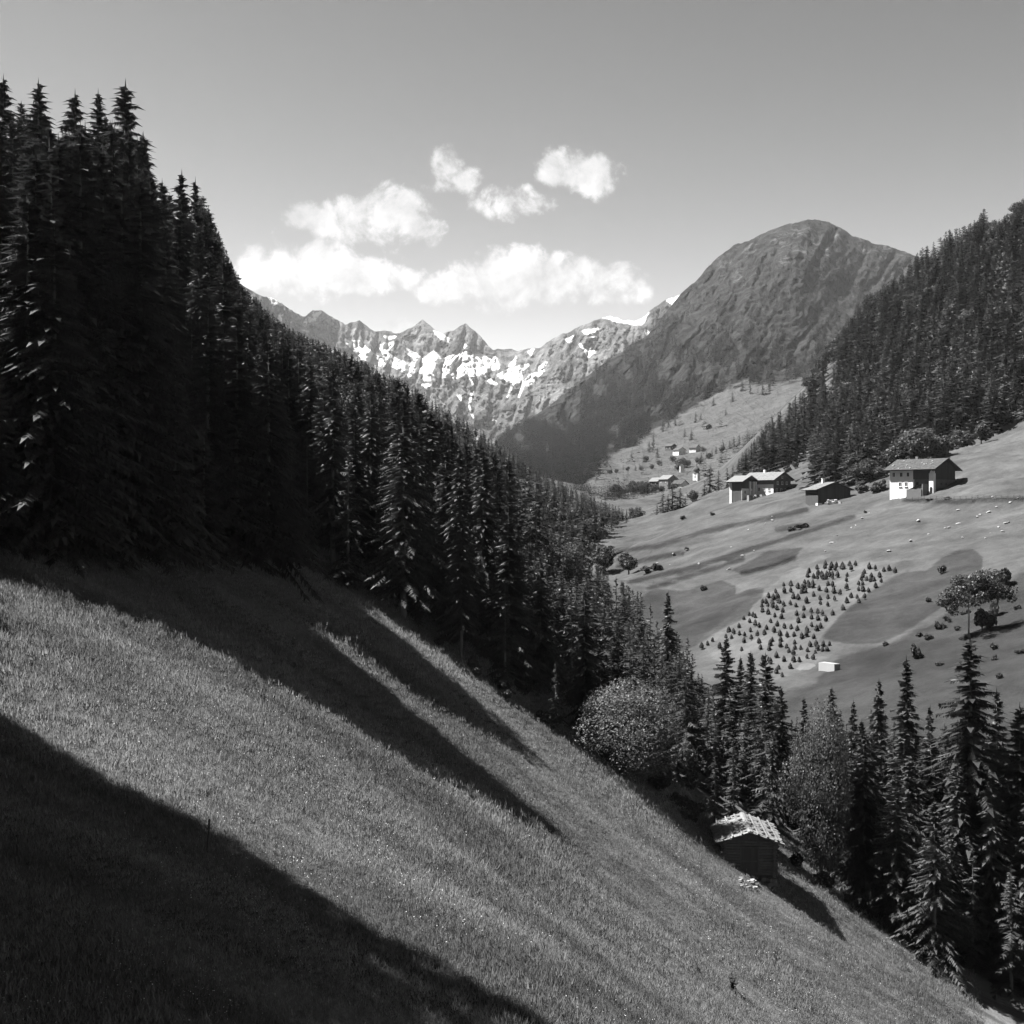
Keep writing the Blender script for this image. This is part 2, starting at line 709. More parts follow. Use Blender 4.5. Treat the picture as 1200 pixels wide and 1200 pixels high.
LINES = [[(722, 646), (770, 640), (830, 622), (900, 607), (945, 597)], [(738, 682), (800, 668), (860, 650), (930, 628), (1000, 606)],
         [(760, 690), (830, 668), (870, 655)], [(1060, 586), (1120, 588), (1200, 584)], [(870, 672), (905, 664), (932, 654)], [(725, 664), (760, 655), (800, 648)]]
BROOK = [(0, 0)]


def build_ground():
    rows = [-45.0]
    while rows[-1] < 1480:
        y = rows[-1]
        if y < 30:
            d = 2.2
        elif y < 125:
            d = 0.75
        else:
            d = 0.75 + (y - 125) * 0.0085
        rows.append(y + d)
    rows = np.array(rows)
    u = np.linspace(-0.72, 0.72, 640)
    U, Yg = np.meshgrid(u, rows)
    X = U * (Yg + 75)
    Z = ground_z(X, Yg)
    Z -= 60 * smooth(1260, 1480, Yg)
    nr, nc = X.shape
    ys = np.maximum(Yg, 1.0)
    px, py = proj(X, ys, Z)
    far = (Yg > 150)
    dark = np.full(X.shape, -60.0)
    for p in DARK:
        dark = np.maximum(dark, sdf(px, py, p))
    mid = np.maximum(np.full(X.shape, -60.0), sdf(px, py, MID[0]))
    mown = np.maximum(np.full(X.shape, -60.0), sdf(px, py, MOWN[0]))
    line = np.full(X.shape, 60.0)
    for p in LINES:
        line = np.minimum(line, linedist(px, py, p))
    vis = far & (Yg < 520) & (X > 0.04 * Yg)
    dark = np.where(vis, np.clip(dark, -60, 60), -60)
    mid = np.where(vis, np.clip(mid, -60, 60), -60)
    mown = np.where(vis, np.clip(mown, -60, 60), -60)
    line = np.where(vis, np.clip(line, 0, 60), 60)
    nearm = smooth(150, 110, Yg) * smooth(45, 34, X)
    i = np.arange(nr - 1)[:, None] * nc + np.arange(nc - 1)[None]
    F = np.stack([i, i + 1, i + nc + 1, i + nc], -1).reshape(-1, 4)
    m = new_mat('meadow_ground')
    t = NT(m)
    co = t.coord()
    big = t.noise(0.035, 5, 0.6, co)
    fine = t.noise(1.3, 5, 0.7, co)
    grain = t.noise(6.0, 3, 0.7, co)
    streak = t.noise(1.0, 5, 0.6, t.coord((0.05, 0.3, 0.05), (0, 0, math.radians(18))))  # near-meadow bands in the colour stand in for differently lit undulations
    fstr = t.noise(1.0, 4, 0.6, t.coord((0.02, 0.11, 0.05), (0, 0, math.radians(-52))))
    edge = t.m('MULTIPLY', t.m('SUBTRACT', t.noise(0.25, 5, 0.7, co), 0.5), 13.0)
    v = t.m('MULTIPLY_ADD', big, 0.046, 0.020)
    mott = t.noise(0.11, 6, 0.68, co)
    v = t.m('MULTIPLY', v, t.m('MULTIPLY_ADD', t.rng(mott, 0.3, 0.7), 0.5, 0.74))
    v = t.m('MULTIPLY', v, t.m('MULTIPLY_ADD', fine, 0.5, 0.75))
    v = t.m('MULTIPLY', v, t.m('MULTIPLY_ADD', grain, 0.4, 0.8))
    v = t.m('MULTIPLY', v, t.m('MULTIPLY_ADD', fstr, 0.55, 0.72))
    nv = t.m('MULTIPLY', t.rng(streak, 0.3, 0.7, 0.027, 0.095), t.m('MULTIPLY_ADD', grain, 0.5, 0.75))
    v = t.mix(t.attr('near_meadow'), v, nv)
    mo = t.rng(t.m('ADD', t.attr('mown'), edge), -2, 2)
    v = t.m('MULTIPLY', v, t.m('MULTIPLY_ADD', mo, 0.22, 1.0))
    mi = t.rng(t.m('ADD', t.attr('mid_patch'), edge), -4, 4)
    v = t.m('MULTIPLY', v, t.m('MULTIPLY_ADD', mi, -0.52, 1.0))
    dk = t.rng(t.m('ADD', t.attr('dark_patch'), t.m('MULTIPLY', edge, 0.5)), -1.6, 1.6)
    v = t.m('MULTIPLY', v, t.m('MULTIPLY_ADD', dk, -0.46, 1.0))
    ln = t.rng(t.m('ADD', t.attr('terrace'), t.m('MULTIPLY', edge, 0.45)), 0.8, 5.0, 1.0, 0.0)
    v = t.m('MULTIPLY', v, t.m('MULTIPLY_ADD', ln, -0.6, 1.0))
    nm = t.bump(t.m('ADD', fine, t.m('MULTIPLY', grain, 0.3)), 0.35, 0.6)
    t.surf(t.diffuse(v, nm, 0.5))
    me = mesh_np('ground', np.c_[X.ravel(), Yg.ravel(), Z.ravel()], F, m, True,
                 {'dark_patch': dark, 'mid_patch': mid, 'mown': mown, 'terrace': line, 'near_meadow': nearm})
    o = link('ground', me)
    tag(o, 'steep alpine meadow ground falling into the valley and rising on the other side', kind='structure')


build_ground()


# ------------------------------------------------------------------ mountains: real relief in distance behind every outline
def relief(name, pxs, sky, bottom, ctrl, rows, noise_amp, label, mat, attrs_fn=None, jag=2.0, back=900.0):
    sx, sy = zip(*sky)
    top = np.interp(pxs, sx, sy)
    top = top + (fbm(pxs / 9.0 + 3, pxs * 0 + 5.5, 4) - 0.5) * jag * 2
    v = np.linspace(0, 1, rows) ** 0.9
    PX = np.repeat(pxs[None], rows, 0)
    PY = bottom + (top[None] - bottom) * v[:, None]
    C = np.array(ctrl, float)
    T = TPS(C[:, :2] / 100, C[:, 2] / 1000, 1e-4)
    Y = T(PX / 100, PY / 100) * 1000
    Y = Y + noise_amp(PX, PY, v[:, None], Y)
    # the far side of each crest: falls away behind the outline
    nb = 5
    PXb = np.repeat(pxs[None], nb, 0)
    k = np.arange(1, nb + 1)[:, None] / nb
    Yb = Y[-1][None] + back * k
    Zt = (600 - PY[-1]) / FPX * Y[-1]
    Zb = Zt[None] - back * k * 0.75 - 6
    X = (PX - 600) / FPX * Y
    Z = (600 - PY) / FPX * Y
    Xb = X[-1][None] + (PXb - 600) / FPX * back * k
    X = np.r_[X, Xb]
    Z = np.r_[Z, Zb]
    Yf = np.r_[Y, Yb]
    nr, nc = X.shape
    i = np.arange(nr - 1)[:, None] * nc + np.arange(nc - 1)[None]
    F = np.stack([i, i + 1, i + nc + 1, i + nc], -1).reshape(-1, 4)
    PXa = np.r_[PX, PXb]
    PYa = np.r_[PY, np.repeat(PY[-1][None], nb, 0)]
    at_ = attrs_fn(PXa, PYa) if attrs_fn else None
    me = mesh_np(name, np.c_[X.ravel(), Yf.ravel(), Z.ravel()], F, mat, True, at_)
    o = link(name, me)
    tag(o, label, kind='structure')
    return PX, PY, Y, X[:rows], Z[:rows], top


BIG_SKY = [(540, 560), (590, 512), (600, 505), (640, 478), (700, 432), (740, 404), (760, 392), (780, 366), (797, 345), (815, 330), (830, 312), (842, 300), (860, 288), (880, 280),
           (900, 271), (920, 263), (940, 259), (955, 257), (970, 260), (985, 267), (1000, 276), (1020, 284), (1050, 291), (1080, 303), (1120, 318), (1180, 340), (1240, 350)]
BIG_C = [(540, 600, 1150), (540, 560, 2300), (600, 560, 1500), (600, 600, 1150), (650, 545, 1750), (690, 575, 1250), (700, 600, 1130), (800, 600, 1120), (900, 600, 1100), (1100, 600, 1100), (1240, 600, 1100),
         (700, 572, 1230), (800, 572, 1210), (900, 572, 1200), (1000, 572, 1180), (720, 548, 1500), (800, 545, 1450), (880, 545, 1350),
         (760, 500, 2000), (830, 500, 1800), (900, 480, 1800), (950, 450, 1900), (1000, 450, 1800), (1100, 450, 1800), (1240, 450, 1800),
         (700, 500, 2300), (640, 530, 2000), (600, 505, 2700), (640, 478, 2850), (700, 432, 3000), (760, 392, 3150), (797, 345, 3350), (830, 312, 3400), (880, 280, 3450),
         (955, 257, 3550), (1010, 280, 3600), (1080, 303, 3500), (1180, 340, 3400), (1240, 350, 3350),
         (930, 310, 2980), (870, 320, 3120), (1000, 330, 3220), (915, 350, 2720), (890, 400, 2380), (840, 370, 2850), (960, 390, 2480), (1040, 400, 2640), (790, 430, 2520), (740, 450, 2640)]


BIG_MEADOW = [(684, 556), (700, 545), (735, 520), (770, 500), (800, 482), (840, 462), (872, 448), (905, 452), (945, 440), (1000, 430), (1000, 470), (900, 510), (860, 545), (960, 590), (680, 592)]


def big_noise(px, py, v, Y):
    w = fbm(px / 60, py / 60, 4) - 0.5
    fall = (px - 930) * 0.9
    n1 = fbm((px + 0.55 * py) / 26.0 + w * 1.5, (py - 0.2 * px) / 95.0, 5, 0.55, True) - 0.55
    n2 = fbm(px / 11.0, py / 14.0, 4, 0.55) - 0.5
    n3 = fbm(px / 4.5, py / 5.5, 3, 0.6) - 0.5
    return (n1 * 185 + n2 * 85 + n3 * 34) * smooth(600, 545, py) * (0.25 + 0.75 * smooth(1.0, 0.94, v)) * smooth(1300, 2200, Y) * (1 - 0.9 * smooth(-14, 6, sdf(px, py, BIG_MEADOW)))




def big_attrs(px, py):
    return {'meadow': np.clip(sdf(px, py, BIG_MEADOW), -60, 60),
            'height': (600 - py), 'side': (px - 600)}


def mountain_mat():
    m = new_mat('wooded_mountain')
    t = NT(m)
    co = t.coord((0.001, 0.001, 0.001))
    n1 = t.noise(5.0, 8, 0.62, co)
    n2 = t.noise(26.0, 6, 0.65, co)
    n3 = t.noise(110.0, 4, 0.6, co)
    fallL = t.noise(1.0, 6, 0.62, t.coord((0.022, 0.004, 0.006), (0, math.radians(38), 0)), 0.6)
    fallR = t.noise(1.0, 6, 0.62, t.coord((0.022, 0.004, 0.006), (0, math.radians(-40), 0)), 0.6)
    sd = t.rng(t.attr('side'), 250, 400)
    fall = t.mix(sd, fallL, fallR)
    hgt = t.attr('height')
    scrub = t.m('ADD', t.m('MULTIPLY', n1, 0.55), t.m('MULTIPLY', fall, 0.75))
    scrub = t.m('ADD', scrub, t.m('MULTIPLY', n2, 0.35))
    alt = t.rng(hgt, 190, 335, -0.22, 0.08)
    rock = t.rng(t.m('ADD', scrub, alt), 0.80, 1.0)
    bright = t.rng(t.m('ADD', t.m('ADD', t.m('MULTIPLY', n2, 0.8), t.m('MULTIPLY', fall, 0.7)), t.m('MULTIPLY', alt, 0.7)), 0.83, 0.98)
    base = t.m('MULTIPLY', t.m('MULTIPLY_ADD', n3, 0.028, 0.005), t.rng(n2, 0.32, 0.68, 0.4, 1.5))
    v = t.mix(rock, base, t.m('MULTIPLY_ADD', n3, 0.034, 0.006))
    v = t.mix(t.m('MULTIPLY', bright, 0.8), v, t.m('MULTIPLY_ADD', n3, 0.12, 0.012))
    me_ = t.rng(t.m('ADD', t.attr('meadow'), t.m('MULTIPLY', t.m('SUBTRACT', n2, 0.5), 26.0)), -2, 3)
    gr = t.m('MULTIPLY', t.m('MULTIPLY_ADD', n2, 0.046, 0.026), t.m('MULTIPLY_ADD', n3, 0.5, 0.75))
    v = t.mix(me_, v, gr)
    nm = t.bump(t.m('ADD', n2, t.m('MULTIPLY', fall, 0.7)), 45.0, 0.7)
    t.surf(t.diffuse(v, nm, 0.4))
    return m


BIG = relief('mountain', np.arange(540, 1241, 1.6), BIG_SKY, 604.0, BIG_C, 230, big_noise,
             'broad dome-shaped mountain, wooded below and rocky towards its top', mountain_mat(), big_attrs, 2.2)

SNOW_SKY = [(200, 270), (260, 318), (285, 334), (300, 344), (318, 350), (330, 356), (345, 366), (358, 372), (366, 364), (376, 363), (388, 371), (395, 375), (405, 380), (414, 377), (421, 375), (431, 383),
            (440, 388), (452, 386), (462, 391), (472, 390), (483, 384), (495, 375), (503, 381), (512, 389), (520, 391), (532, 387), (545, 379), (552, 384), (562, 393), (572, 405), (578, 409), (590, 410),
            (600, 409), (606, 412), (618, 408), (632, 408), (645, 398), (660, 391), (680, 383), (695, 377), (703, 374), (715, 371), (728, 374), (740, 377), (752, 373), (765, 362), (778, 352), (790, 347), (800, 344), (830, 335), (960, 330)]
SNOW_C = [(200, 270, 4900), (285, 335, 5200), (330, 357, 5500), (400, 377, 6600), (440, 388, 6900), (500, 378, 7100), (545, 380, 7100), (605, 411, 6900), (700, 374, 6100), (745, 376, 5900), (797, 345, 5400), (960, 330, 5200),
          (200, 570, 3800), (450, 570, 3900), (590, 525, 4300), (700, 500, 4200), (960, 500, 4000), (590, 570, 3900), (800, 570, 3700), (960, 570, 3600),
          (330, 400, 5100), (420, 412, 6200), (500, 430, 5950), (560, 446, 5750), (620, 440, 5650), (680, 428, 5250), (590, 478, 4950), (480, 470, 5200), (740, 410, 5000), (545, 400, 6700), (495, 398, 6700)]


def snow_noise(px, py, v, Y):
    w = fbm(px / 40 + 8, py / 40 + 3, 4) - 0.5
    n1 = fbm((px + 0.2 * py) / 15.0 + w * 1.2, py / 48.0, 5, 0.55, True) - 0.55
    n2 = fbm(px / 6.0, py / 7.0, 4, 0.55) - 0.5
    n3 = fbm(px / 2.6, py / 3.0, 3, 0.6) - 0.5
    return (n1 * 560 + n2 * 260 + n3 * 90) * (0.3 + 0.7 * smooth(1.0, 0.9, v)) * smooth(570, 500, py)


def zp(*pts):
    return [(250 + x / 2.667, 300 + y / 2.667) for x, y in pts]


SNOWS = [zp((415, 268), (455, 268), (490, 298), (525, 325), (535, 342), (505, 338), (470, 322), (435, 290)),
         zp((518, 283), (535, 276), (565, 272), (545, 292), (545, 305), (575, 325), (620, 345), (632, 362), (600, 358), (560, 340), (535, 312)),
         zp((598, 345), (612, 335), (640, 335), (605, 290), (640, 312), (655, 325), (690, 297), (715, 325), (750, 308), (770, 302), (792, 300), (830, 322), (862, 312), (885, 320), (892, 348), (850, 355), (800, 366), (745, 375), (690, 372), (640, 360)),
         zp((640, 322), (700, 360), (780, 368), (850, 352), (890, 352), (820, 372), (760, 380), (700, 376)),
         zp((890, 372), (930, 352), (985, 340), (960, 362), (965, 392), (940, 395), (905, 385)),
         zp((968, 400), (990, 372), (1032, 360), (1010, 380), (985, 402)),
         zp((1015, 352), (1042, 332), (1030, 350)), zp((925, 345), (945, 318), (940, 338)), zp((850, 378), (885, 400), (868, 398)),
         zp((655, 372), (678, 372), (676, 388), (660, 388)), zp((655, 402), (675, 402), (670, 414)), zp((610, 372), (628, 380), (615, 380)),
         zp((690, 235), (720, 250), (740, 268), (715, 262)), zp((535, 252), (570, 252), (550, 260)), zp((765, 435), (785, 440), (775, 452)),
         zp((855, 525), (880, 515), (870, 535)), zp((780, 275), (798, 285), (790, 290)), zp((310, 185), (335, 175), (318, 195)),
         zp((170, 125), (200, 140), (212, 152), (185, 145)), zp((298, 192), (318, 200), (300, 205)),
         [(706, 371), (716, 370), (728, 373), (742, 376), (752, 373), (760, 366), (752, 380), (738, 379), (722, 376)], [(782, 352), (798, 344), (797, 352), (788, 356)],
         [(683, 388), (700, 386), (695, 394)], [(680, 404), (694, 414), (690, 418)], [(756, 386), (762, 390), (758, 392)], [(664, 398), (672, 394), (668, 402)],
         zp((985, 300), (1000, 292), (992, 308)), zp((1160, 240), (1200, 225), (1195, 250)), zp((1150, 280), (1195, 300), (1180, 305))]
GULLY = [zp((800, 380), (815, 405), (805, 435), (800, 470), (812, 505)), zp((940, 395), (920, 440)), zp((970, 400), (955, 440)), zp((560, 345), (620, 375)), zp((600, 300), (650, 330))]


def snow_attrs(px, py):
    s = np.full(px.shape, -40.0)
    for p in SNOWS:
        s = np.maximum(s, sdf(px, py, p) + 1.5)
    for g in GULLY:
        s = np.maximum(s, 1.4 - linedist(px, py, g))
    return {'snow': np.clip(s, -40, 40), 'height': 600 - py}


def snow_mat():
    m = new_mat('snowy_rock')
    t = NT(m)
    co = t.coord((0.001, 0.001, 0.001))
    n1 = t.noise(3.0, 8, 0.65, co)
    n2 = t.noise(16.0, 7, 0.68, co)
    fall = t.noise(1.0, 6, 0.6, t.coord((0.014, 0.003, 0.003), (0, math.radians(20), 0)), 0.5)
    rk = t.m('MULTIPLY_ADD', n1, 0.105, 0.015)
    rk = t.m('MULTIPLY', rk, t.rng(fall, 0.3, 0.7, 0.45, 1.7))
    rk = t.m('MULTIPLY', rk, t.rng(n2, 0.3, 0.7, 0.55, 1.5))
    s = t.rng(t.m('ADD', t.attr('snow'), t.m('MULTIPLY', t.m('SUBTRACT', t.m('ADD', t.m('MULTIPLY', n2, 0.6), t.m('MULTIPLY', fall, 0.4)), 0.50), 7.0)), -0.6, 1.0)
    v = t.mix(s, rk, 0.45)
    nm = t.bump(t.m('ADD', n2, fall), 80.0, 0.8)
    t.surf(t.diffuse(v, nm, 0.4))
    return m


relief('snowy_mountains', np.arange(200, 961, 1.3), SNOW_SKY, 572.0, SNOW_C, 210, snow_noise,
       'jagged rocky range with snowfields in a high cirque at the head of the valley', snow_mat(), snow_attrs, 2.6, 1500)


# ------------------------------------------------------------------ tree meshes
def spruce_crown(seed, nb, st, per, H=20.0, R=3.3, droop=0.35, ragged=0.25, base=0.04, tri_w=0.55, fine=1.0):
    r = np.random.default_rng(seed)
    t = (np.arange(nb) + r.random(nb)) / nb
    h = H * (base + (0.965 - base) * t ** 0.92)
    k = 1 - h / H
    L = R * (np.minimum(k * 1.15, 1) ** 0.95) * (1 - ragged + 2 * ragged * r.random(nb)) + 0.05
    L *= 0.66 + 0.68 * vnoise(np.arange(nb) * 2.39996 % 6.283 * 0.9 + seed, h * 0.42)
    L *= np.where(k > 0.9, 0.75 + 0.25 * r.random(nb), 1)
    az = np.arange(nb) * 2.39996 + r.normal(0, 1.3, nb)
    up = np.interp(k, [0, 0.25, 1], [0.42, 0.10, -0.14]) + r.normal(0, 0.07, nb)
    s = (np.arange(st) + 0.5) / st
    S = np.repeat(s[None], nb, 0) + r.normal(0, 0.3 / st, (nb, st))
    S = np.clip(S, 0.05, 1.03)
    rad = S * L[:, None]
    zz = h[:, None] + up[:, None] * rad - droop * L[:, None] * (S ** 1.6) * np.interp(k, [0, 0.3, 1], [0.2, 0.8, 1])[:, None] + 0.16 * L[:, None] * np.maximum(S - 0.6, 0) ** 1.2
    dx, dy = np.cos(az)[:, None], np.sin(az)[:, None]
    P = np.stack([dx * rad, dy * rad, zz], -1)                     # nb,st,3
    D = np.stack([dx + 0 * rad, dy + 0 * rad, (up[:, None] - droop * S)], -1)
    N = np.stack([-dy + 0 * rad, dx + 0 * rad, 0 * rad], -1)
    out = []
    step = L[:, None] / st
    for q in range(per):
        side = 1 if q % 2 == 0 else -1
        lat = fine * (0.34 * L[:, None] * (1.15 - 0.75 * S) + 0.18) * (0.6 + 0.8 * r.random((nb, st)))
        hang = 0.1 + 0.55 * r.random((nb, st)) * (q >= 2) + 0.15 * r.random((nb, st))
        fw = 0.45 + 0.5 * r.random((nb, st))
        o = (r.random((nb, st)) - 0.5) * step
        A = P + D * (o - step * tri_w)[..., None]
        B = P + D * (o + step * tri_w)[..., None] + np.array([0, 0, 0.06])
        if q >= 2:
            C = P + N * (side * lat * 0.45)[..., None] + D * (lat * 0.3)[..., None] - np.array([0, 0, 1]) * (lat * 0.9 * hang + 0.15)[..., None]
        else:
            C = P + N * (side * lat)[..., None] + D * (lat * fw)[..., None] - np.array([0, 0, 1]) * (lat * hang)[..., None]
        out.append(np.stack([A, B, C], 2).reshape(-1, 3))
    # tips
    tip = np.stack([P[:, -1] - N[:, -1] * 0.18, P[:, -1] + N[:, -1] * 0.18, P[:, -1] + D[:, -1] * (0.45 + 0.1 * L)[:, None]], 1).reshape(-1, 3)
    out.append(tip)
    # leader
    for a in (0, 1.05, 2.1):
        c, s_ = math.cos(a) * 0.11, math.sin(a) * 0.11
        out.append(np.array([[c, s_, H * 0.93], [-c, -s_, H * 0.93], [0, 0, H * 1.0]]))
        out.append(np.array([[c * 3, s_ * 3, H * 0.972], [0, 0, H * 0.962], [0, 0, H * 0.975]]))
        out.append(np.array([[-c * 3.6, -s_ * 3.6, H * 0.957], [0, 0, H * 0.945], [0, 0, H * 0.958]]))
    V = np.concatenate(out)
    F = np.arange(len(V)).reshape(-1, 3)
    return V, F


def leaf_crown(seed, n, lobes, rx, rz, zc, size, low=0.0):
    """broad-leaved crown: leaf-sized cards through the outer part of many uneven lobes"""
    r = np.random.default_rng(seed)
    cs, rs = [], []
    for i in range(lobes):
        u = r.normal(size=3)
        u /= np.linalg.norm(u)
        d = 0.35 + 0.5 * r.random()
        c = np.array([u[0] * rx * d, u[1] * rx * d, zc + u[2] * rz * d])
        cs.append(c)
        rs.append((0.30 + 0.22 * r.random()) * min(rx, rz) * 1.1)
    cs = np.array(cs)
    rs = np.array(rs)
    w = rs ** 2 / (rs ** 2).sum()
    li = r.choice(lobes, n, p=w)
    u = r.normal(size=(n, 3))
    u /= np.linalg.norm(u, axis=1)[:, None]
    rad = rs[li] * (0.72 + 0.36 * r.random(n))
    P = cs[li] + u * rad[:, None] * np.array([1, 1, 0.85])
    nrm = u + r.normal(0, 0.55, (n, 3)) + np.array([0, 0, 0.35])
    nrm /= np.linalg.norm(nrm, axis=1)[:, None]
    a = np.cross(nrm, r.normal(size=(n, 3)))
    a /= np.linalg.norm(a, axis=1)[:, None]
    b = np.cross(nrm, a)
    s = size * (0.6 + 0.8 * r.random(n))[:, None]
    V = np.stack([P - a * s * 0.5, P + b * s * 0.36, P + a * s * 0.55, P - b * s * 0.36], 1).reshape(-1, 3)
    F = np.arange(4 * n).reshape(-1, 4)
    return V, F, cs


def trunk_data(name, H, r0, mat, lean=0.0, limbs=None, top=0.97):
    b = MB()
    n = 6
    b.tube([(0, 0, -1.2), (0.02 * H * lean, 0, H * 0.33), (0.03 * H * lean, 0.01, H * 0.66), (0, 0, H * top)], [r0 * 1.25, r0 * 0.8, r0 * 0.45, 0.03], n)
    for p in (limbs if limbs is not None else ()):
        b.tube([(0, 0, H * 0.25), ((p[0]) * 0.5, p[1] * 0.5, H * 0.25 + (p[2] - H * 0.25) * 0.6), tuple(p)], [r0 * 0.5, r0 * 0.3, 0.03], 5, False)
    return b.data(name, mat, True)


SPRUCE = []     # (crown mesh, trunk mesh) at 20 m
for i, (R, dr, rg, bs) in enumerate(((3.9, .38, .34, .05), (3.3, .48, .36, .08), (4.4, .3, .34, .04), (3.0, .42, .45, .14), (3.7, .55, .32, .05), (3.4, .62, .42, .1), (4.1, .25, .45, .06), (2.8, .5, .5, .2))):
    V, F = spruce_crown(20 + i, 290, 19, 4, 20.0, R, dr, rg, bs, 0.62, 0.5)
    SPRUCE.append((mesh_np('spruce_crown', V, F, M_SPRUCE), trunk_data('spruce_trunk', 20.0, 0.26, M_BARK)))
SPRUCE_MID = []
for i, (R, dr, rg, bs) in enumerate(((3.4, .35, .34, .05), (2.9, .45, .36, .06), (4.0, .35, .36, .04), (2.7, .42, .4, .1))):
    V, F = spruce_crown(40 + i, 70, 6, 3, 20.0, R, dr, rg, bs, 0.75)
    SPRUCE_MID.append((mesh_np('spruce_crown', V, F, M_SPRUCE), trunk_data('spruce_trunk', 20.0, 0.24, M_BARK)))
SPRUCE_LOW = []
for i, (R, dr, rg, bs) in enumerate(((3.4, .3, .25, .03), (2.8, .4, .3, .03), (3.9, .3, .3, .02))):
    V, F = spruce_crown(60 + i, 26, 3, 2, 20.0, R, dr, rg, bs, 0.95)
    SPRUCE_LOW.append(mesh_np('distant_spruce', V * np.array([1.1, 1.1, 1]), F, M_SPRUCE_FAR))
BROAD = []      # at 10 m
for i, (rx, rz, n, lb) in enumerate(((3.9, 4.1, 26000, 30), (3.3, 4.3, 25000, 26), (4.3, 3.9, 26000, 34))):
    V, F, cs = leaf_crown(80 + i, n, lb, rx, rz, 5.5, 0.215)
    BROAD.append((mesh_np('broad_crown', V, F, M_LEAF), trunk_data('broad_trunk', 10.0, 0.25, M_BARK, 0.5, cs[::3], 0.8)))
PALEBROAD = []
V, F, cs = leaf_crown(87, 46000, 44, 4.0, 4.25, 5.3, 0.165)
PALEBROAD.append((mesh_np('broad_crown', V, F, M_PALELEAF), trunk_data('broad_trunk', 10.0, 0.28, M_BARK, 0.5, cs[::3], 0.8)))
BROAD_MID = []
for i, (rx, rz, n, lb) in enumerate(((3.9, 4.1, 3600, 20), (3.4, 4.3, 3600, 18), (4.5, 3.9, 3800, 24))):
    V, F, cs = leaf_crown(90 + i, n, lb, rx, rz, 5.4, 0.55)
    BROAD_MID.append((mesh_np('broad_crown', V, F, M_LEAF), trunk_data('broad_trunk', 10.0, 0.25, M_BARK, 0.5, cs[::4], 0.8)))
BUSHM = []
for i in range(3):
    V, F, cs = leaf_crown(100 + i, 1500, 14, 1.25, 0.8, 0.75, 0.28)
    b = MB()
    for c in cs[::2]:
        b.tube([(0, 0, -0.3), tuple(c * 0.5), tuple(c)], [0.05, 0.035, 0.012], 4, False)
    BUSHM.append((mesh_np('bush_crown', V, F, M_BUSH), b.data('bush_stems', M_BARK)))

# ------------------------------------------------------------------ where the photograph shows lit and shaded meadow
LIT = [(-15, 682), (0, 684), (60, 692), (100, 703), (200, 737), (260, 766), (300, 787), (350, 822), (400, 850), (450, 878), (500, 902), (560, 935), (640, 968), (560, 896), (520, 868), (480, 838), (440, 806), (400, 772), (360, 738),
       (318, 714), (336, 715), (370, 735), (420, 768), (480, 808), (530, 838), (570, 858), (604, 864), (570, 836), (530, 806), (480, 764), (430, 718), (385, 688), (364, 680), (395, 682), (440, 712),
       (480, 740), (560, 798), (640, 856), (700, 890), (720, 925), (800, 952), (840, 985), (905, 1002), (960, 1045), (1030, 1088), (1090, 1118), (1100, 1230),
       (690, 1230), (650, 1210), (600, 1182), (550, 1155), (500, 1125), (460, 1102), (400, 1068), (350, 1038), (300, 1008), (260, 985), (225, 962), (190, 935), (150, 905), (100, 886), (0, 860), (-15, 856)]
MEADOW = [(-420, 560), (-200, 600), (0, 652), (150, 664), (300, 672), (385, 680), (440, 706), (480, 732), (560, 792), (640, 850), (700, 886), (760, 940), (845, 985), (905, 1000), (960, 1042), (1030, 1082), (1092, 1112), (1130, 1260), (1500, 6000), (-4000, 6000), (-2000, 1260), (-420, 1100)]

_gx = np.arange(-110, 70.1, 1.0)
_gy = np.arange(15, 210.1, 1.0)
_GX, _GY = np.meshgrid(_gx, _gy)
_GZ = ground_z(_GX, _GY)


def gz_near(x, y):
    fx = np.clip((np.asarray(x) + 110), 0, 179.999)
    fy = np.clip((np.asarray(y) - 15), 0, 194.999)
    ix = fx.astype(int)
    iy = fy.astype(int)
    ax = fx - ix
    ay = fy - iy
    return (_GZ[iy, ix] * (1 - ax) + _GZ[iy, ix + 1] * ax) * (1 - ay) + (_GZ[iy + 1, ix] * (1 - ax) + _GZ[iy + 1, ix + 1] * ax) * ay


# seen from the sun: w across, v up, d towards it
_E = np.array([-S_DIR[1], S_DIR[0], 0.0])
_E /= np.linalg.norm(_E)
_U = np.cross(S_DIR, _E)
if _U[2] < 0:
    _U = -_U


def sunview(P):
    P = np.asarray(P, float)
    return P @ _E, P @ _U, P @ S_DIR


def ground_at_px(px, py):
    """near-ground points seen through photo pixels (arrays)"""
    ys = np.exp(np.linspace(math.log(27), math.log(150), 420))
    X = (px[:, None] - 600) / FPX * ys[None]
    Zr = (600 - py[:, None]) / FPX * ys[None]
    below = Zr <= gz_near(X, ys[None] + 0 * X)
    i = np.where(below.any(1), below.argmax(1), len(ys) - 1)
    y = ys[i]
    x = (px - 600) / FPX * y
    return np.c_[x, y, gz_near(x, y)]


_px, _py = np.meshgrid(np.arange(8, 1100, 6.0), np.arange(650, 1210, 5.0))
_px, _py = _px.ravel(), _py.ravel()
_in = inpoly(_px, _py, MEADOW)
_lit = sdf(_px, _py, LIT)
LITP = ground_at_px(_px[_in & (_lit > 2.5)], _py[_in & (_lit > 2.5)])
_dk = _in & (_lit < -3) & (_px < 655)
DARKP = ground_at_px(_px[_dk], _py[_dk])
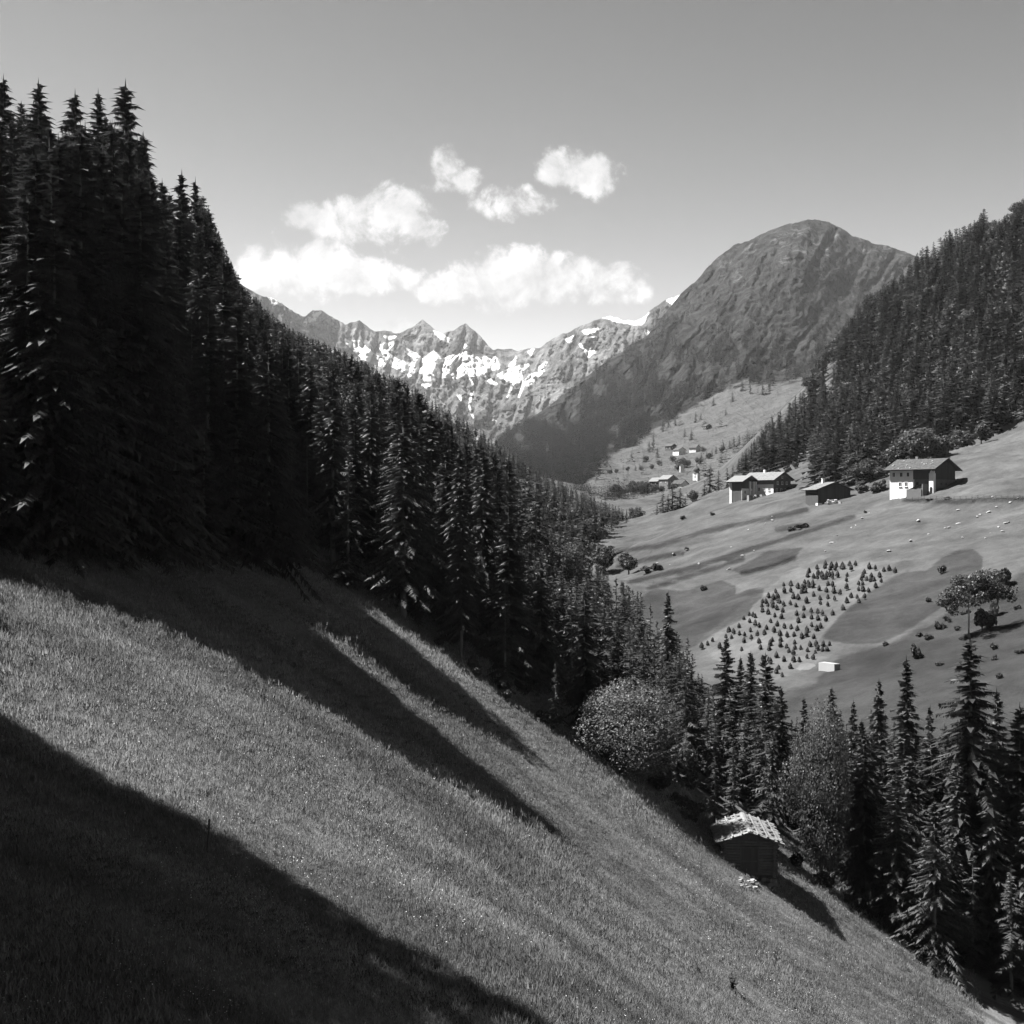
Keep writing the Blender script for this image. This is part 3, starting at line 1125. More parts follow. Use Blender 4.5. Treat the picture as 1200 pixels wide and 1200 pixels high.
# trees and the hut that stand in the sun in the photograph
for px_, py0, py1, Y_, wpx in ((737, 800, 925, 97, 46), (415, 490, 670, 101, 22), (505, 490, 640, 118, 24), (962, 830, 1000, 104, 34), (42, 330, 620, 74, 30), (870, 960, 1015, 92, 30), (1137, 750, 900, 108, 30)):
    q = []
    for k_ in np.linspace(0, 1, 9):
        for s_ in (-1, -0.5, 0, 0.3):
            pyk = py0 + (py1 - py0) * k_
            q.append(((px_ + s_ * wpx - 600) / FPX * Y_, Y_ - 1.5, (600 - pyk) / FPX * Y_))
    for _n in range(4 if px_ in (737, 42, 415) else 1):
        LITP = np.r_[LITP, np.array(q)]
LW, LV, LD = sunview(LITP)
DW, DV, DD = sunview(DARKP)
CE = math.cos(SUN_EL)


def covers(W, V, D, x, y, z, h, R, kmin=0.0):
    w0, v0, d0 = sunview(np.array([x, y, z]))
    k = (V - v0) / (h * CE)
    # the crown seen from the sun: its lower branches reach below the foot line
    wid = R * np.clip(1 - np.clip(k, 0, 1), 0, 1) ** 0.85 * 0.85
    return (np.abs(W - w0) < wid) & (k > kmin) & (k < 0.985) & (D < d0 + 0.5)


def lit_violation(x, y, z, h, R):
    return int(covers(LW, LV, LD, x, y, z, h, R).sum()) > 5


SKYLINE_L = [(-600, -200), (-100, 40), (0, 105), (40, 108), (70, 130), (140, 120), (165, 140), (195, 205), (240, 230), (262, 285), (285, 335), (300, 348), (318, 368), (340, 384), (370, 398), (400, 410),
             (430, 424), (470, 442), (510, 468), (560, 500), (600, 527), (640, 555), (670, 572), (700, 586), (735, 597), (765, 612)]
SKY_LX, SKY_LY = zip(*SKYLINE_L)
TOP_R = [(600, 600), (640, 628), (690, 668), (720, 690), (760, 718), (790, 712), (825, 785), (840, 812), (900, 800), (935, 826), (975, 822), (1010, 822), (1040, 806), (1090, 832), (1140, 790), (1200, 830), (1400, 830)]
TX, TY = zip(*TOP_R)
TREES = []      # kind, x, y, z, height, variant, label, group, radius factor
_placed = []


def free(x, y, d):
    for a, b, c in _placed:
        if abs(a - x) < d and abs(b - y) < d and math.hypot(a - x, b - y) < (d + c) * 0.5:
            return False
    return True


def add_tree(kind, x, y, z, h, label=None, group=None, d=3.0, wide=1.0):
    TREES.append(dict(kind=kind, x=x, y=y, z=z, h=h, label=label, group=group, wide=wide, rot=rng.random() * 6.28, var=int(rng.integers(0, 1000))))
    _placed.append((x, y, d))


def tree_at(kind, px, top, Y, label=None, group=None, wide=1.0, d=3.0):
    x, y, z = at(px, Y)
    h = (600 - top) / FPX * Y - z
    add_tree(kind, x, y, z - 0.2, max(h, 1.0), label, group, d, wide)


# landmark trees
tree_at('spruce', 147, 88, 112, 'tallest dark spruce, its spiked top standing clear against the sky at upper left', wide=1.15)
tree_at('spruce', 45, 87, 118, 'tall dark spruce left of the four topmost spires against the sky')
tree_at('spruce', 4, 82, 114, 'tall dark spruce cut by the left edge of the view')
tree_at('spruce', 88, 100, 124, 'dark spruce spire second from the tallest one at the upper left skyline')
tree_at('spruce', 115, 99, 130, 'slim dark spruce spire just beside the tallest tree on the skyline', wide=0.85)
tree_at('spruce', 213, 194, 118, 'dark spruce rising alone on the skyline below the tallest spires', wide=1.0)
tree_at('spruce', 229, 203, 122, 'thin twin spire just right of the lone skyline spruce', wide=0.7)
tree_at('spruce', 168, 150, 126)
tree_at('spruce', 190, 205, 128)
tree_at('spruce', 250, 268, 120)
tree_at('spruce', 268, 300, 122)
tree_at('spruce', 283, 330, 124)
tree_at('spruce', 42, 300, 74, 'lit spruce with pale drooping branches at the forest edge, far left', wide=0.95)
tree_at('spruce', 415, 470, 101, 'slim sunlit spruce standing where the bright strips of meadow begin', wide=1.05)
tree_at('spruce', 505, 475, 118, 'big sunlit full-crowned spruce above the steep meadow edge', wide=1.5)
tree_at('spruce', 470, 520, 112)
tree_at('spruce', 350, 400, 118)
tree_at('spruce', 300, 400, 112)
tree_at('spruce', 590, 620, 108)
tree_at('spruce', 640, 640, 112)
tree_at('spruce', 575, 660, 118, wide=1.1)
# the round tree beside the hut and the trees in the gorge
tree_at('palebroad', 735, 790, 94, 'round light-leaved tree at the meadow edge up the slope from the hut', wide=1.12, d=4)
tree_at('broad', 805, 862, 102, 'small leafy tree between the round tree and the hay hut', wide=0.6, d=2)
tree_at('broad', 778, 886, 97, 'low leafy thicket tree at the foot of the round tree', wide=1.0, d=2)
tree_at('spruce', 838, 840, 106, wide=1.1)
for px, top, Y, w in ((783, 688, 138, .9), (762, 704, 142, .8), (806, 742, 128, .8), (722, 672, 140, 1.), (690, 655, 135, 1.2), (660, 645, 128, 1.2), (851, 742, 132, 1.), (868, 765, 138, .95), (880, 758, 134, .9),
                      (897, 760, 130, 1.), (915, 800, 126, 1.), (942, 812, 124, .9), (975, 800, 128, 1.), (1000, 815, 124, .7), (1030, 790, 126, .9), (1062, 763, 118, .95), (1090, 820, 114, .8), (1168, 800, 112, .9),
                      (1195, 818, 108, 1.1), (855, 800, 116, .9), (905, 850, 112, .9), (830, 800, 122, .8), (1220, 770, 118, 1.)):
    tree_at('spruce', px, top, Y, wide=w)
tree_at('spruce', 1137, 738, 108, 'tallest spruce at the lower right, its ragged top reaching over the far meadow', wide=1.25)
tree_at('palebroad', 962, 815, 101, 'large pale broadleaf tree directly right of the hay hut', wide=0.45, d=4)
tree_at('spruce', 1012, 850, 102, 'spruce right of the hut directly beside the large pale broadleaf tree', wide=1.1, d=3)
for px, top, Y, w in ((1165, 905, 107, 1.2), (1205, 930, 104, 1.2), (1115, 935, 108, 1.2), (1080, 975, 107, 1.2), (1140, 990, 102, 1.1), (1185, 1010, 99, 1.1), (1045, 960, 108, 1.1)):
    tree_at('spruce', px, top, Y, wide=w, d=2)
tree_at('spruce', 905, 850, 108, 'spruce standing just behind the roof of the hay hut', wide=0.9, d=3)
tree_at('spruce', 1050, 900, 100, wide=1.1, d=3)
tree_at('spruce', 1095, 930, 97, wide=1.1, d=3)

# broad trees on the far side
tree_at('broadmid', 708, 634, 395, 'large round tree of the pair at the lower left corner of the far meadow', wide=1.0)
tree_at('broadmid', 737, 645, 385, 'smaller round tree of the pair at the corner of the far meadow', wide=1.25)
tree_at('broadmid', 745, 592, 640, 'round tree standing apart at the end of the dark valley wood', wide=1.1)
tree_at('broadmid', 728, 602, 600, wide=1.2)
tree_at('broadmid', 1078, 496, 425, 'pale round tree on the bank behind the large farmhouse', wide=1.15)
tree_at('broadmid', 1052, 512, 425, wide=1.2)
tree_at('broadmid', 1098, 506, 430, wide=1.1)
tree_at('broadmid', 1128, 500, 455, 'bushy tree at the wood edge uphill from the farmhouse', wide=1.2)
tree_at('broadmid', 1015, 535, 430, wide=1.3)
tree_at('broadmid', 1032, 545, 425, wide=1.3)
tree_at('broadmid', 1150, 495, 465, wide=1.3)
# spruces of the village and the valley floor
for px, top, Y, w in ((832, 545, 570, 2.0), (842, 550, 565, 1.6), (852, 547, 570, 1.7), (859, 544, 575, 1.6), (788, 565, 530, 2.3), (797, 570, 530, 2.2), (777, 575, 525, 2.0), (783, 578, 525, 1.8), (770, 588, 530, 1.1), (826, 562, 570, 1.3), (803, 580, 540, 1.2)):
    tree_at('sprucemid', px, top, Y, 'dark spruce of the small clump at the crest of the far meadow below the church', 'spruces at the crest of the far meadow', w, 1.5)
tree_at('broadmid', 812, 572, 545, 'round dark tree in front of the church', wide=1.2)

# near forest on the left: heights limited so that every shadow ends where the photograph shows it
n_try = 0
cand = []
for _ in range(9000):
    cand.append((rng.uniform(-105, 12), rng.uniform(28, 175)))
for _ in range(2500):
    cand.insert(0, (rng.uniform(-62, -14), rng.uniform(26, 64)))
for (x, y) in cand:
    z = float(gz_near(x, y))
    px, py = proj(x, y, z)
    off = px < -150
    if px > 760 or px < -900:
        continue
    if not off and inpoly(np.array([px]), np.array([py]), MEADOW)[0] and y < 128:
        continue
    if y < 62 and px < 60 and px + 0.29 * 24 * FPX / y > -8:
        continue
    d = 2.5 if off else (3.0 if y < 120 else 3.7)
    if not free(x, y, d):
        continue
    h = rng.uniform(15, 29) if not off else rng.uniform(13, 27)
    R = 0.15 * h
    for _k in range(9):
        bad = False
        if px > -140:
            tp = 600 - FPX * (z + h) / y
            if tp < np.interp(px, SKY_LX, SKY_LY) + 8:
                bad = True
            if px > 600 and tp < np.interp(px, TX, TY) + 8:
                bad = True
        if not bad and y < 150 and lit_violation(x, y, z, h, 0.19 * h):
            bad = True
        if not bad:
            break
        h *= 0.86
    if bad or h < 4.5:
        continue
    kind = 'broad' if (rng.random() < 0.012 and h < 12 and not off) else 'spruce'
    add_tree(kind, x, y, z - 0.2, h, None, None, d, rng.uniform(0.8, 1.15))
    if len(TREES) > 900:
        break

# fill the gaps through which sun would reach meadow that lies in shade in the photograph
def base_ok(x, y, z, h):
    px, py = proj(x, y, z)
    if px > 640 or px < -1300:
        return False
    if px > -10 and inpoly(np.array([px]), np.array([py]), MEADOW)[0]:
        return False
    if px < 0 and px + (0.27 if h < 24 else 0.2) * h * FPX / y > -8 or y < 33:
        return False
    if px >= 0 and 600 - FPX * (z + h) / y < np.interp(px, SKY_LX, SKY_LY) + 6:
        return False
    if px < 0 and -140 < px + 0.2 * h * FPX / y and 600 - FPX * (z + h) / y < np.interp(px, SKY_LX, SKY_LY):
        return False
    return True


cov = np.zeros(len(DW), bool)
for t in TREES:
    if t['y'] < 175:
        cov |= covers(DW, DV, DD, t['x'], t['y'], t['z'], t['h'], 0.125 * t['h'] * t['wide'], 0.2)
print('DARK covered before', cov.mean())
order = rng.permutation(len(DW))
n_add = 0
for i in np.tile(order, 4):
    if cov[i] or n_add > 420:
        continue
    P = DARKP[i]
    for t_ in rng.uniform(4, 74, 40):
        q = P + S_DIR * t_
        g = float(gz_near(q[0], q[1]))
        h = q[2] - g + rng.uniform(1.5, 8.0)
        if q[2] - g < 2.5 or h > 40 or q[1] < 26 or q[0] < -108 or not base_ok(q[0], q[1], g, h):
            continue
        if h < 22 and not free(q[0], q[1], 1.6) or not free(q[0], q[1], 0.2):
            continue
        h = max(h, 5.0)
        wd = 1.0 if h < 24 else 0.5
        ok_ = False
        for dh in (0.0, -2.0, -4.0):
            hh = h + dh
            if hh > q[2] - g + 0.6 and not lit_violation(q[0], q[1], g, hh, 0.18 * hh * wd):
                ok_ = True
                break
        if not ok_:
            continue
        add_tree('spruce', q[0], q[1], g - 0.2, hh, None, None, 1.8, wd)
        cov |= covers(DW, DV, DD, q[0], q[1], g, hh, 0.12 * hh * wd, 0.2)
        n_add += 1
        break
print('DARK covered after', cov.mean(), 'added', n_add)

# gorge and lower right: trees below the far meadow
cand = [(rng.uniform(-2, 75), rng.uniform(84, 215)) for _ in range(3500)]
for x, y in cand:
    z = float(gz_near(x, min(y, 205)))
    px, py = proj(x, y, z)
    if px < 560 or px > 1330:
        continue
    if y < 128 and inpoly(np.array([px]), np.array([py]), MEADOW)[0]:
        continue
    if y < 99 and px > 960:
        continue
    gorge = np.interp(y, [60, 100, 125, 160, 200, 250], [52, 50, 47, 42, 37, 33])
    if x > gorge + 2:
        continue
    if not free(x, y, 2.3):
        continue
    h = rng.uniform(9, 21) if y > 104 else rng.uniform(7, 13)
    for _k in range(9):
        tp = 600 - FPX * (z + h) / y
        bad = tp < np.interp(px, TX, TY) + rng.uniform(2, 55)
        if not bad and y < 130 and lit_violation(x, y, z, h, 0.19 * h):
            bad = True
        if not bad:
            break
        h *= 0.87
    if bad or h < 3.5:
        continue
    # keep the hay hut and the round tree in view
    if 815 < px < 925 and y < 93:
        continue
    if 690 < px < 790 and y < 97 or 915 < px < 1008 and y < 109:
        continue
    kind = 'spruce'
    add_tree(kind, x, y, z - 0.2, h, None, None, 2.3, rng.uniform(0.9, 1.35))

# left slope further up the valley
cand = []
for _ in range(15000):
    y = math.exp(rng.uniform(math.log(150), math.log(1120)))
    cand.append((rng.uniform(-0.42, 0.14) * y, y))
ca = np.array(cand)
cz = ground_z(ca[:, 0], ca[:, 1])
gor = np.interp(ca[:, 1], [150, 200, 250, 300, 360, 430, 520, 640, 800, 980, 1100], [43, 33, 25, 21, 18, 21, 40, 58, 64, 78, 82])
for (x, y), z, g in zip(cand, cz, gor):
    if x > g + 2:
        continue
    px, py = proj(x, y, z)
    if px < 230 or px > 752:
        continue
    d = 3.4 + y / 210
    if not free(x, y, d):
        continue
    h = rng.uniform(13, 23) * (1.0 if y < 500 else 0.85)
    lim = np.interp(px, SKY_LX, SKY_LY)
    tp = 600 - FPX * (z + h) / y
    if tp < lim - 3:
        h = (600 - (lim + rng.uniform(-3, 5))) / FPX * y - z
    if x > 5 and y < 420:
        lim2 = np.interp(px, [600, 640, 690, 720, 745], [560, 615, 655, 672, 690])
        tp = 600 - FPX * (z + h) / y
        if tp < lim2:
            h = (600 - lim2) / FPX * y - z
    if h < 6:
        continue
    bl = rng.random() < 0.012
    add_tree('broadmid' if bl else 'sprucemid', x, y, z - 0.3, min(h, rng.uniform(8, 12)) if bl else h, None, None, d, rng.uniform(1.0, 1.4))

# wooded spur on the right
BASE_R = [(800, 575), (855, 556), (890, 557), (915, 549), (946, 541), (952, 571), (1000, 571), (1035, 556), (1068, 537), (1110, 527), (1150, 512), (1200, 494), (1300, 455), (1400, 420)]
BRX, BRY = zip(*BASE_R)
SKY_R = [(840, 575), (858, 556), (866, 536), (878, 520), (900, 492), (925, 470), (940, 455), (955, 425), (965, 410), (985, 385), (1000, 366), (1012, 345), (1030, 338), (1050, 322), (1065, 308), (1080, 286), (1092, 280),
         (1105, 270), (1120, 264), (1135, 262), (1148, 250), (1153, 242), (1160, 258), (1172, 256), (1185, 246), (1200, 230), (1300, 160), (1500, 60)]
SRX, SRY = zip(*SKY_R)
cand = []
for _ in range(14000):
    y = rng.uniform(395, 830)
    cand.append((rng.uniform(0.15, 0.46) * y, y))
ca = np.array(cand)
cz = ground_z(ca[:, 0], ca[:, 1])
for (x, y), z in zip(cand, cz):
    px, py = proj(x, y, z)
    if px > 1330 or px < 850 or py > np.interp(px, BRX, BRY):
        continue
    if 930 < px < 950 and py > 535 and y < 560:
        continue
    d = rng.uniform(4.0, 6.5)
    if not free(x, y, d):
        continue
    h = rng.uniform(9, 24)
    lim = np.interp(px, SRX, SRY)
    tp = 600 - FPX * (z + h) / y
    if tp < lim:
        h = (600 - lim) / FPX * y - z + rng.uniform(-1.5, 0.6)
    if h < 5:
        continue
    bl = rng.random() < 0.05
    add_tree('broadmid' if bl else 'sprucemid', x, y, z - 0.4, min(h, rng.uniform(8, 12)) if bl else h, None, None, d, rng.uniform(1.0, 1.9))


# ------------------------------------------------------------------ trees: the largest in view as things, the rest as one wood
def zone(t):
    x, y, z, h = t['x'], t['y'], t['z'], t['h']
    px, py = proj(x, y, z)
    sp = t['kind'].startswith('spruce')
    k = 'spruce' if sp else 'broadleaf tree'
    top = 600 - FPX * (z + h) / y
    if y > 380 and px > 840:
        b = 'low' if py > 505 else ('middle' if py > 400 else 'upper')
        g = {'low': 'spruces along the foot of the right-hand wood', 'middle': 'spruces halfway up the right-hand wood', 'upper': 'spruces near the crest of the right-hand wood'}[b]
        l = {'low': 'dark %s at the foot of the wood above the farmhouses', 'middle': 'dark %s halfway up the steep wood on the right', 'upper': 'dark %s near the crest of the steep right-hand wood'}[b] % k
    elif y > 420:
        g, l = 'trees on the far end of the left slope', 'small dark %s far up the left slope towards the valley floor' % k
    elif y > 190 and x < 45:
        g, l = 'trees along the wooded left slope', 'dark %s on the left slope below the long ridge line' % k
    elif px > 1040:
        g, l = 'trees in the gorge at the lower right', 'dark %s crowding the gorge at the lower right' % k
    elif px > 850:
        g, l = 'trees in the gorge behind the hut', '%s in the gorge behind the hay hut' % k
    elif px > 640:
        g, l = 'trees between the left slope and the planted field', '%s in the gorge below the field of hay stooks' % k
    elif px > 380:
        g, l = 'trees above the steep meadow edge', '%s in the dense wood above the steep meadow edge' % k
    elif px > -60:
        g, l = 'trees of the dark wood at upper left', 'dark %s within the shaded wood at the upper left' % k
    else:
        g, l = 'trees beyond the left edge of the view', 'spruce of the wood left of the sunlit meadow'
    if not sp:
        g = g.replace('spruces', 'broadleaf trees').replace('trees', 'broadleaf trees') if 'broadleaf' not in g else g
    hp = FPX * h / y
    size = 'very tall' if hp > 330 else 'tall' if hp > 210 else 'middling' if hp > 120 else 'small' if hp > 60 else 'tiny'
    w_ = t['wide']
    form = 'narrow' if w_ < 0.86 else 'slim' if w_ < 0.94 else 'even' if w_ < 1.02 else 'full' if w_ < 1.1 else 'broad'
    cols = ('at the far left', 'left of centre', 'right of centre', 'at the far right')
    if px < 0:
        return l, g
    col = ['first', 'second', 'third', 'fourth', 'fifth', 'sixth', 'seventh', 'eighth'][min(7, int(px // 150))]
    row = 'highest' if top < 190 else 'high' if top < 310 else 'midway' if top < 430 else 'lowish' if top < 600 else 'low' if top < 780 else 'lowest'
    short = {'dark spruce within the shaded wood at the upper left': 'spruce within the shaded upper left wood', 'dark broadleaf tree within the shaded wood at the upper left': 'leafy tree within the shaded upper left wood'}
    l = short.get(l, l.replace('dark ', '').replace('broadleaf', 'leafy'))
    if y > 190:
        return '%s %s' % (size, l), g
    l = l.replace('within the shaded upper left wood', 'of the shaded wood').replace('in the dense wood above the steep meadow edge', 'above the meadow edge')
    l = l.replace('in the gorge below the field of hay stooks', 'below the stook field').replace('in the gorge behind the hay hut', 'behind the hay hut').replace('crowding the gorge at the lower right', 'crowding the gorge')
    return '%s %s %s, tip %s, in the %s eighth' % (size, form, l, row, col), g


def shows(t):
    px, py = proj(t['x'], t['y'], t['z'])
    return -40 < px < 1240


def screen(t):
    return FPX * t['h'] / t['y']


for t in TREES:
    t['sp'] = t['kind'].startswith('spruce')
spr = [t for t in TREES if t['sp']]
spr.sort(key=lambda t: -(screen(t) + (1000 if t['label'] else 0) - (0 if shows(t) else 3000)))
brd = [t for t in TREES if not t['sp']]
brd.sort(key=lambda t: -(screen(t) + (1000 if t['label'] else 0) - (0 if shows(t) else 3000)))
N_SPRUCE = 285
things = spr[:N_SPRUCE] + brd[:110]
rest = spr[N_SPRUCE:] + brd[110:]
for t in things:
    hi = screen(t) > 75
    if t['sp']:
        src = SPRUCE if hi else SPRUCE_MID
        nm, cat, H = 'spruce_tree', 'spruce', 20.0
    else:
        src = PALEBROAD if t['kind'] == 'palebroad' else BROAD if hi else BROAD_MID
        nm, cat, H = 'broadleaf_tree', 'tree', 10.0
    cr, tr = src[t['var'] % len(src)]
    l, g = zone(t)
    root = empty(nm, (t['x'], t['y'], t['z']), t['rot'])
    s = t['h'] / H
    root.scale = (s * t['wide'], s * t['wide'], s)
    tag(root, t['label'] or l, cat, t['group'] or (None if t['label'] else g))
    link('trunk', tr, root)
    link('crown', cr, root)


# ------------------------------------------------------------------ stuff: instanced masses
def source_collection(name, meshes):
    c = bpy.data.collections.new(name)
    for i, ms in enumerate(meshes):
        pass
        o = bpy.data.objects.new(name + '_source', ms)
        c.objects.link(o)
    return c


def joined(parts, name):
    """one mesh from several, keeping their materials"""
    V, F, mi, mats = [], [], [], []
    off = 0
    for me in parts:
        n = len(me.vertices)
        co = np.empty(n * 3, np.float32)
        me.vertices.foreach_get('co', co)
        V += co.reshape(-1, 3).tolist()
        for p in me.polygons:
            F.append([v + off for v in p.vertices])
            mi.append(len(mats))
        mats.append(me.materials[0])
        off += n
    m = bpy.data.meshes.new(name)
    m.from_pydata(V, [], F)
    for k in mats:
        m.materials.append(k)
    m.polygons.foreach_set('material_index', mi)
    m.update()
    return m


def scatter(name, pts, scl, rot, idx, coll, label, smooth=False):
    """one object whose geometry nodes put copies of the collection's meshes on its points"""
    n = len(pts)
    me = bpy.data.meshes.new(name)
    me.vertices.add(n)
    me.vertices.foreach_set('co', np.asarray(pts, np.float32).ravel())
    a = me.attributes.new('scl', 'FLOAT_VECTOR', 'POINT')
    a.data.foreach_set('vector', np.asarray(scl, np.float32).ravel())
    a = me.attributes.new('rot', 'FLOAT_VECTOR', 'POINT')
    a.data.foreach_set('vector', np.asarray(rot, np.float32).ravel())
    a = me.attributes.new('idx', 'INT', 'POINT')
    a.data.foreach_set('value', np.asarray(idx, np.int32).ravel())
    o = link(name, me)
    ng = bpy.data.node_groups.new(name, 'GeometryNodeTree')
    ng.interface.new_socket('Geometry', in_out='INPUT', socket_type='NodeSocketGeometry')
    ng.interface.new_socket('Geometry', in_out='OUTPUT', socket_type='NodeSocketGeometry')
    gi = ng.nodes.new('NodeGroupInput')
    go = ng.nodes.new('NodeGroupOutput')
    ip = ng.nodes.new('GeometryNodeInstanceOnPoints')
    ci = ng.nodes.new('GeometryNodeCollectionInfo')
    ci.inputs['Collection'].default_value = coll
    ci.inputs['Separate Children'].default_value = True
    ci.inputs['Reset Children'].default_value = True

    def at_(nm, ty):
        k = ng.nodes.new('GeometryNodeInputNamedAttribute')
        k.data_type = ty
        k.inputs['Name'].default_value = nm
        return k.outputs['Attribute']
    ng.links.new(gi.outputs[0], ip.inputs['Points'])
    ng.links.new(ci.outputs[0], ip.inputs['Instance'])
    ip.inputs['Pick Instance'].default_value = True
    ng.links.new(at_('idx', 'INT'), ip.inputs['Instance Index'])
    ng.links.new(at_('scl', 'FLOAT_VECTOR'), ip.inputs['Scale'])
    ng.links.new(at_('rot', 'FLOAT_VECTOR'), ip.inputs['Rotation'])
    ng.links.new(ip.outputs[0], go.inputs[0])
    md = o.modifiers.new('scatter', 'NODES')
    md.node_group = ng
    tag(o, label, None, None, 'stuff')
    return o


wood_meshes = [joined(m, 'wood_tree') for m in SPRUCE_MID] + [joined(m, 'wood_tree') for m in BROAD_MID]
wood_c = source_collection('wood', wood_meshes)
for nm, test, lab in (('left_slope_wood', lambda t: proj(t['x'], t['y'], t['z'])[0] < 845, 'dense dark spruce wood covering the left slope behind its larger trees'),
                      ('right_slope_wood', lambda t: proj(t['x'], t['y'], t['z'])[0] >= 845, 'dense dark spruce wood covering the steep spur on the right')):
    R_ = [t for t in rest if test(t)]
    if not R_:
        continue
    P = [(t['x'], t['y'], t['z']) for t in R_]
    S = [((t['h'] / (20.0 if t['sp'] else 10.0)) * t['wide'],) * 2 + (t['h'] / (20.0 if t['sp'] else 10.0),) for t in R_]
    Rr = [(0, 0, t['rot']) for t in R_]
    I = [t['var'] % 4 if t['sp'] else 4 + t['var'] % 3 for t in R_]
    scatter(nm, P, S, Rr, I, wood_c, lab)
print('TREES', len(TREES), 'spruce', len(spr), 'broad', len(brd), 'rest', len(rest))

# woods on the big mountain
PX, PY, YY, XX, ZZ, TOPL = BIG
low_c = source_collection('mountain_wood', SPRUCE_LOW)
rr = np.random.default_rng(5)
nr_, nc_ = PX.shape
n = 120000
ii = rr.integers(0, nr_, n)
jj = rr.integers(0, nc_, n)
px, py = PX[ii, jj], PY[ii, jj]
ht = 600 - py
line = 170 + 0.32 * np.clip(px - 600, 0, 300) + 40 * (fbm(px / 40, py / 40, 4) - 0.5)
dens = smooth(60, -70, ht - line) * np.where(ht < line, 1, 0.7)
gap = fbm(px / 16 + 3, py / 22 + 7, 4)
dens *= smooth(0.40, 0.52, gap + 0.18 * smooth(90, 0, ht - 40))
mead = sdf(px, py, BIG_MEADOW) + (fbm(px / 14, py / 10, 3) - 0.5) * 34
dens = np.where(mead > 0, (0.02 + 0.10 * smooth(12, 0, mead)) * smooth(0.5, 0.62, fbm(px / 22 + 40, py / 15 + 40, 3)), dens)
keep = rr.random(n) < dens * 0.55
keep &= (py > 470) | (rr.random(n) < 0.8)
ii, jj = ii[keep], jj[keep]
px, py = px[keep], py[keep]
pts = np.c_[XX[ii, jj] + rr.normal(0, 2, len(ii)), YY[ii, jj], ZZ[ii, jj] - 1.0]
hh = rr.uniform(11, 22, len(ii)) * np.interp(600 - py, [60, 200, 300], [1.0, 0.85, 0.5])
sc = hh / 20.0
w = rr.uniform(0.85, 1.2, len(ii)) * np.where(mead[keep] > 0, 1.5, 1.0)
scatter('mountain_wood', pts, np.c_[sc * w, sc * w, sc], np.c_[0 * sc, 0 * sc, rr.uniform(0, 6.28, len(sc))], rr.integers(0, 3, len(sc)), low_c,
        'far spruce wood on the lower flank of the dome-shaped mountain')
print('MOUNTAIN TREES', len(pts))


# ------------------------------------------------------------------ the hay hut on the meadow
def seat(px, py, ymin=26.0):
    return hit(px, py, ymin)


def window(parent, M, w, h, mats=(M_WHITE, M_GLASS), sill=True, name='window', depth=0.12):
    """a recessed window with frame, glazing bars and pane; M maps local (x right, y outward, z up) to the parent"""
    f = MB()
    t = 0.09
    f.box(-w / 2, -w / 2 + t, -0.02, depth, -h / 2, h / 2, M)
    f.box(w / 2 - t, w / 2, -0.02, depth, -h / 2, h / 2, M)
    f.box(-w / 2 + t, w / 2 - t, -0.02, depth, h / 2 - t, h / 2, M)
    f.box(-w / 2 + t, w / 2 - t, -0.02, depth, -h / 2, -h / 2 + t, M)
    f.box(-0.03, 0.03, -0.01, depth - 0.05, -h / 2 + t, h / 2 - t, M)
    if sill:
        f.box(-w / 2 - 0.08, w / 2 + 0.08, 0.0, depth + 0.1, -h / 2 - 0.09, -h / 2 - 0.003, M)
    o = f.build(name, mats[0], parent)
    p = MB().box(-w / 2 + t, w / 2 - t, 0.01, 0.03, -h / 2 + t, h / 2 - t, M)
    p.build('pane', mats[1], o)
    return o


def face(side, u, z, hw, hl):
    """matrix for a place on a wall of a box house of half width hw (x) and half length hl (y)"""
    if side == 'front':
        return Matrix.Translation((u, -hl, z)) @ Matrix.Rotation(math.pi, 4, 'Z')
    if side == 'back':
        return Matrix.Translation((u, hl, z))
    if side == 'left':
        return Matrix.Translation((-hw, u, z)) @ Matrix.Rotation(math.radians(90), 4, 'Z')
    return Matrix.Translation((hw, u, z)) @ Matrix.Rotation(math.radians(-90), 4, 'Z')


